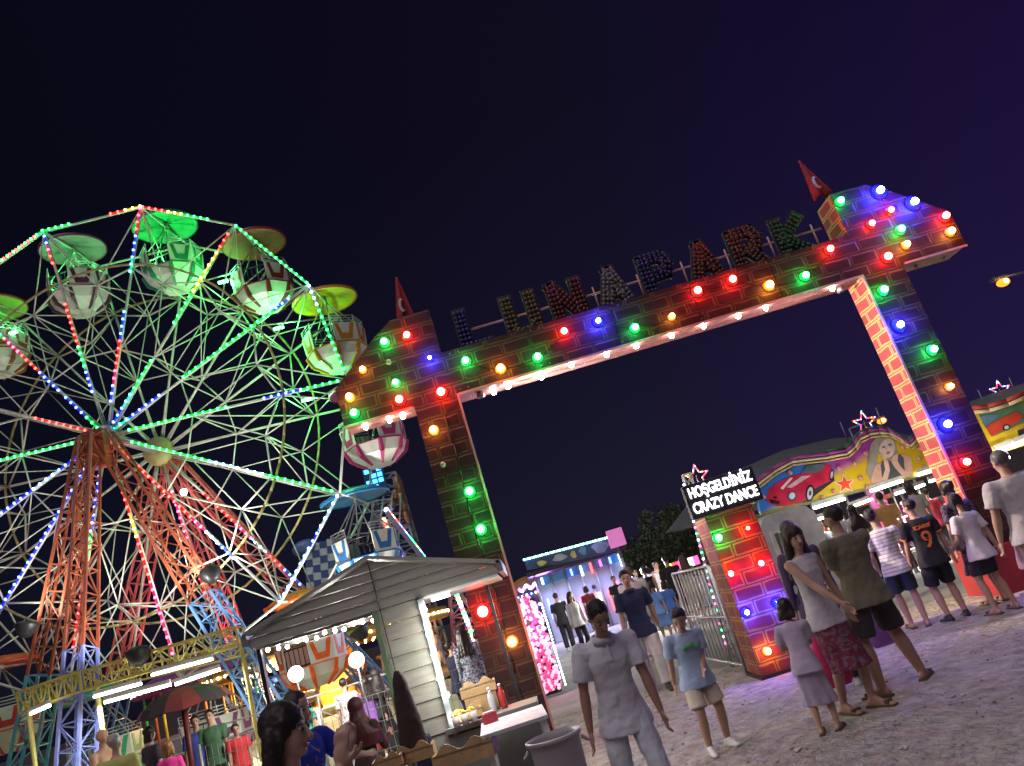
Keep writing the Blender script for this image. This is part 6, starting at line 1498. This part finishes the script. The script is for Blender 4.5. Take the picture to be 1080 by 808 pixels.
# people on the wheel deck at lower left
DG = 'people around the ferris wheel deck'
def deckp(px, py, y, H, face, lb, **k):
    """px,py = head"""
    y = min(y, 13.5); q = at(px, py, y); H = min(H, max(1.1, q.z/.93)); k.setdefault('vox', .014); k.setdefault('fingers', False); k.setdefault('group', DG); k.setdefault('faced', abs(face) < 70); return person((q.x, y), H, face, lb, z=0, **k)
deckp(106, 769, 12.2, 1.75, 80, 'bald bare-chested man in profile beside the violet leg of the wheel', skin=(.55, .33, .20), hstyle='bald', bottom=blk, blen=.27, build_=1.3)
deckp(121, 785, 10.2, 1.66, 175, 'grey-haired person in a yellow-green t-shirt, back to the camera', top=cloth('lime_yellow', (.45, .48, .14)), bottom=blk, blen=.06, hair=(.35, .33, .30), build_=1.2, skin=(.5, .3, .2))
deckp(157, 775, 13.0, 1.6, 150, 'woman with dark hair and a charcoal top near the parasol pole', skin=S_fair, top=cloth('charcoal', (.04, .04, .05)), sleeve='short', bottom=blk, blen=(.1, .12), hstyle='bob', fem=True)
deckp(177, 790, 12.2, 1.5, 200, 'woman in a bright pink dress beside the parasol pole', skin=S_fair, top=cloth('hot_pink', (.75, .04, .3)), bottom=cloth('hot_pink', (.75, .04, .3)), blen=(.1, .13), hstyle='bob', fem=True, hair=(.25, .12, .04))
deckp(206, 762, 14.6, 1.7, 20, 'person in a blue top leaning on the railing left of the man in beige', top=cloth('royal_blue', (.05, .08, .4)), bottom=blk, blen=.06, hstyle='short')
deckp(221, 756, 14.8, 1.75, 10, 'person in a green t-shirt behind the railing right of the blue top', top=cloth('moss_green', (.06, .16, .08)), bottom=blk, blen=.06)
deckp(246, 757, 15.2, 1.2, 30, 'child in a red top behind the railing', top=cloth('bright_red', (.6, .03, .04)), bottom=blk, blen=.06)
deckp(362, 722, 15.5, 1.7, 170, 'person in a pale printed t-shirt behind the mesh fence', top=floral('pale_print_tee', (.5, .5, .5), (.2, .1, .12), 12, .6), bottom=grey, blen=.27, hstyle='short')
deckp(318, 738, 14.9, 1.55, 160, 'woman in a teal dress behind the mesh fence left of the printed t-shirt', top=cloth('teal', (.02, .3, .25)), bottom=cloth('teal', (.02, .3, .25)), blen=(.12, .13), hstyle='scarf', hair=(.03, .1, .3), fem=True)
deckp(385, 722, 15.6, 1.65, 190, 'woman in a violet top right of the printed t-shirt', top=cloth('violet', (.2, .08, .35)), bottom=cloth('dark_red', (.3, .03, .04)), blen=(.12, .12), hstyle='long', fem=True)
deckp(396, 712, 13.6, 1.68, 100, 'woman in black with a headscarf at the edge of the kiosk hatch', top=blk, sleeve='long', bottom=blk, blen=(.06, .13), hstyle='scarf', hair=(.012, .012, .015), fem=True)
deckp(487, 668, 12.9, 1.62, 170, 'woman in a long blue and white floral dress seen through the right hatch', top=floral('blue_floral', (.05, .07, .16), (.5, .5, .52), 16, .5), sleeve='long', bottom=floral('blue_floral', (.05, .07, .16), (.5, .5, .52), 16, .5), blen=(.05, .15), hstyle='long', fem=True)
deckp(474, 683, 13.4, 1.66, 120, 'person in dark navy left of the floral dress', top=cloth('ink', (.015, .018, .05)), sleeve='long', bottom=cloth('ink', (.015, .018, .05)), blen=.06, hstyle='short')
deckp(503, 672, 15.0, 1.6, 190, 'person in dark red right of the floral dress', top=cloth('dark_red', (.3, .03, .04)), bottom=grey, blen=.06)
# --- near left: woman with earrings, child, clapping hands, headscarf woman
q = at(290, 768, 3.2)
person((q.x, 3.22), 1.56, 82, 'dark-haired woman with gold earrings clapping at the bottom edge', S_fair, ((.1, 0), (-.1, 0)), ((.020, -.15, .825), (-.024, -.15, .825)),
       cloth('white_strap', (.55, .52, .50)), 'none', blk, .06, (.012, .008, .008), 'long', .02, 0, 0, .05, .0065, fem=True, hdir=(0, -.3, 1), elbows=((.5, .3, -1), (-.5, .3, -1)))
t = bpy.data.objects['person'];
w_ = [o for o in COL.objects if o.get('label', '').startswith('dark-haired woman with gold')][0]
mb = MB(); hz_ = .93*1.56
for k, dz in enumerate((-.035, -.05, -.065)): mb.ball((-.078, -.005+.0, .515*1.56+.42*1.56+dz), .006, 8, 6)
mb.build('earring', mat('gold_earring', (.8, .55, .2), .2, 1), w_)
q2 = at(330, 775, 3.05)
# child standing on a stool on the far side
q = at(303, 752, 3.75); t = thing('stool', 'round wooden stool under the small child in royal blue', 'stool', (q.x+.02, 3.75, 0)); hh = q.z-.93
MB().lathe([(0, hh-.03), (.15, hh-.03), (.16, hh), (0, hh)], n=20).build('seat', M_wood, t)
for k in range(4): a = PI/4+k*PI/2; MB().bar((.1*math.cos(a), .1*math.sin(a), hh-.03), (.15*math.cos(a), .15*math.sin(a), 0), .015, 6).build('leg', M_wood, t)
q = at(303, 752, 3.75)
person((q.x+.02, 3.75), 1.0, 60, 'small child in a royal blue t-shirt beside the dark-haired woman', S_fair, ((.05, 0), (-.05, 0)), ((.18, -.20, .66), (-.1, -.2, .6)),
       floral('blue_tee_print', (.02, .06, .5), (.45, .35, .1), 11, .66), 'short', blk, .2, (.03, .018, .012), 'short', .06, 0, 0, .1, .007, z=q.z-.93)
q = at(354, 763, 8.4)
t = thing('bench', 'plain wooden bench under the seated woman in the maroon headscarf', 'bench', (q.x, 8.5, 0))
MB().box((0, 0, .41), (.9, .34, .04)).build('seat', M_wood, t)
for sx in (-1, 1): MB().box((sx*.38, 0, .195), (.05, .3, .39)).build('leg', M_wood, t)
person((q.x, 8.5), 1.55, 165, 'seated woman in a dark maroon headscarf and brown cloak, back to the camera', S_tan, ((.08, -.42), (-.08, -.42)), ((.1, -.2, .5), (-.1, -.2, .5)), seat=.50, elbows=((.2, 0, -1), (-.2, 0, -1)), vox=.010, top=cloth('brown_cloak', (.045, .022, .022)), sleeve='long', bottom=cloth('brown_cloak', (.045, .022, .022)), blen=.06, hair=(.055, .005, .009), hstyle='scarf', fem=True, faced=False, build_=1.1)
q = at(416, 745, 6.4)
t = thing('draped_coat', 'dark brown coat hanging on the kiosk corner post', 'coat', (q.x-.02, 6.95, q.z-.45))
mb = MB(); loft(mb, [(0, .13, .05, 0), (.2, .11, .06, 0), (.45, .08, .05, 0), (.62, .05, .04, 0), (.68, .02, .02, 0)], Vector(), Vector((0, 0, 1)), Vector((1, 0, 0)), Vector((0, -1, 0)), 18); fuse(mb, .01, cloth('dark_brown_coat', (.04, .022, .02)), 'coat_cloth', t, .022, _PT, 2)

# a little litter trodden into the sand
M_lit = mat('trodden_paper', (.55, .52, .47), .8, 0, .35, 30)
for i, (px, py, r_, lb_) in enumerate(((700, 760, .035, 'crumpled white paper scrap between the two boys on the sand'), (842, 792, .03, 'small paper scrap at the bottom edge below the little girl'), (1010, 735, .04, 'trodden paper napkin on the sand at the lower right'), (955, 790, .025, 'tiny paper scrap near the bottom right corner'), (792, 742, .03, 'paper scrap on the sand left of the little girl'))):
    g_ = gnd(px, py); t = thing('litter', lb_, 'litter', (g_.x, g_.y, 0)); mb = MB()
    for k in range(5): mb.ball((random.uniform(-1, 1)*r_, random.uniform(-1, 1)*r_, r_*.3), r_*random.uniform(.5, .9), 6, 4, (1, .8, .35), Matrix.Rotation(random.uniform(0, 3), 3, 'Z'))
    mb.build('paper', M_lit, t)
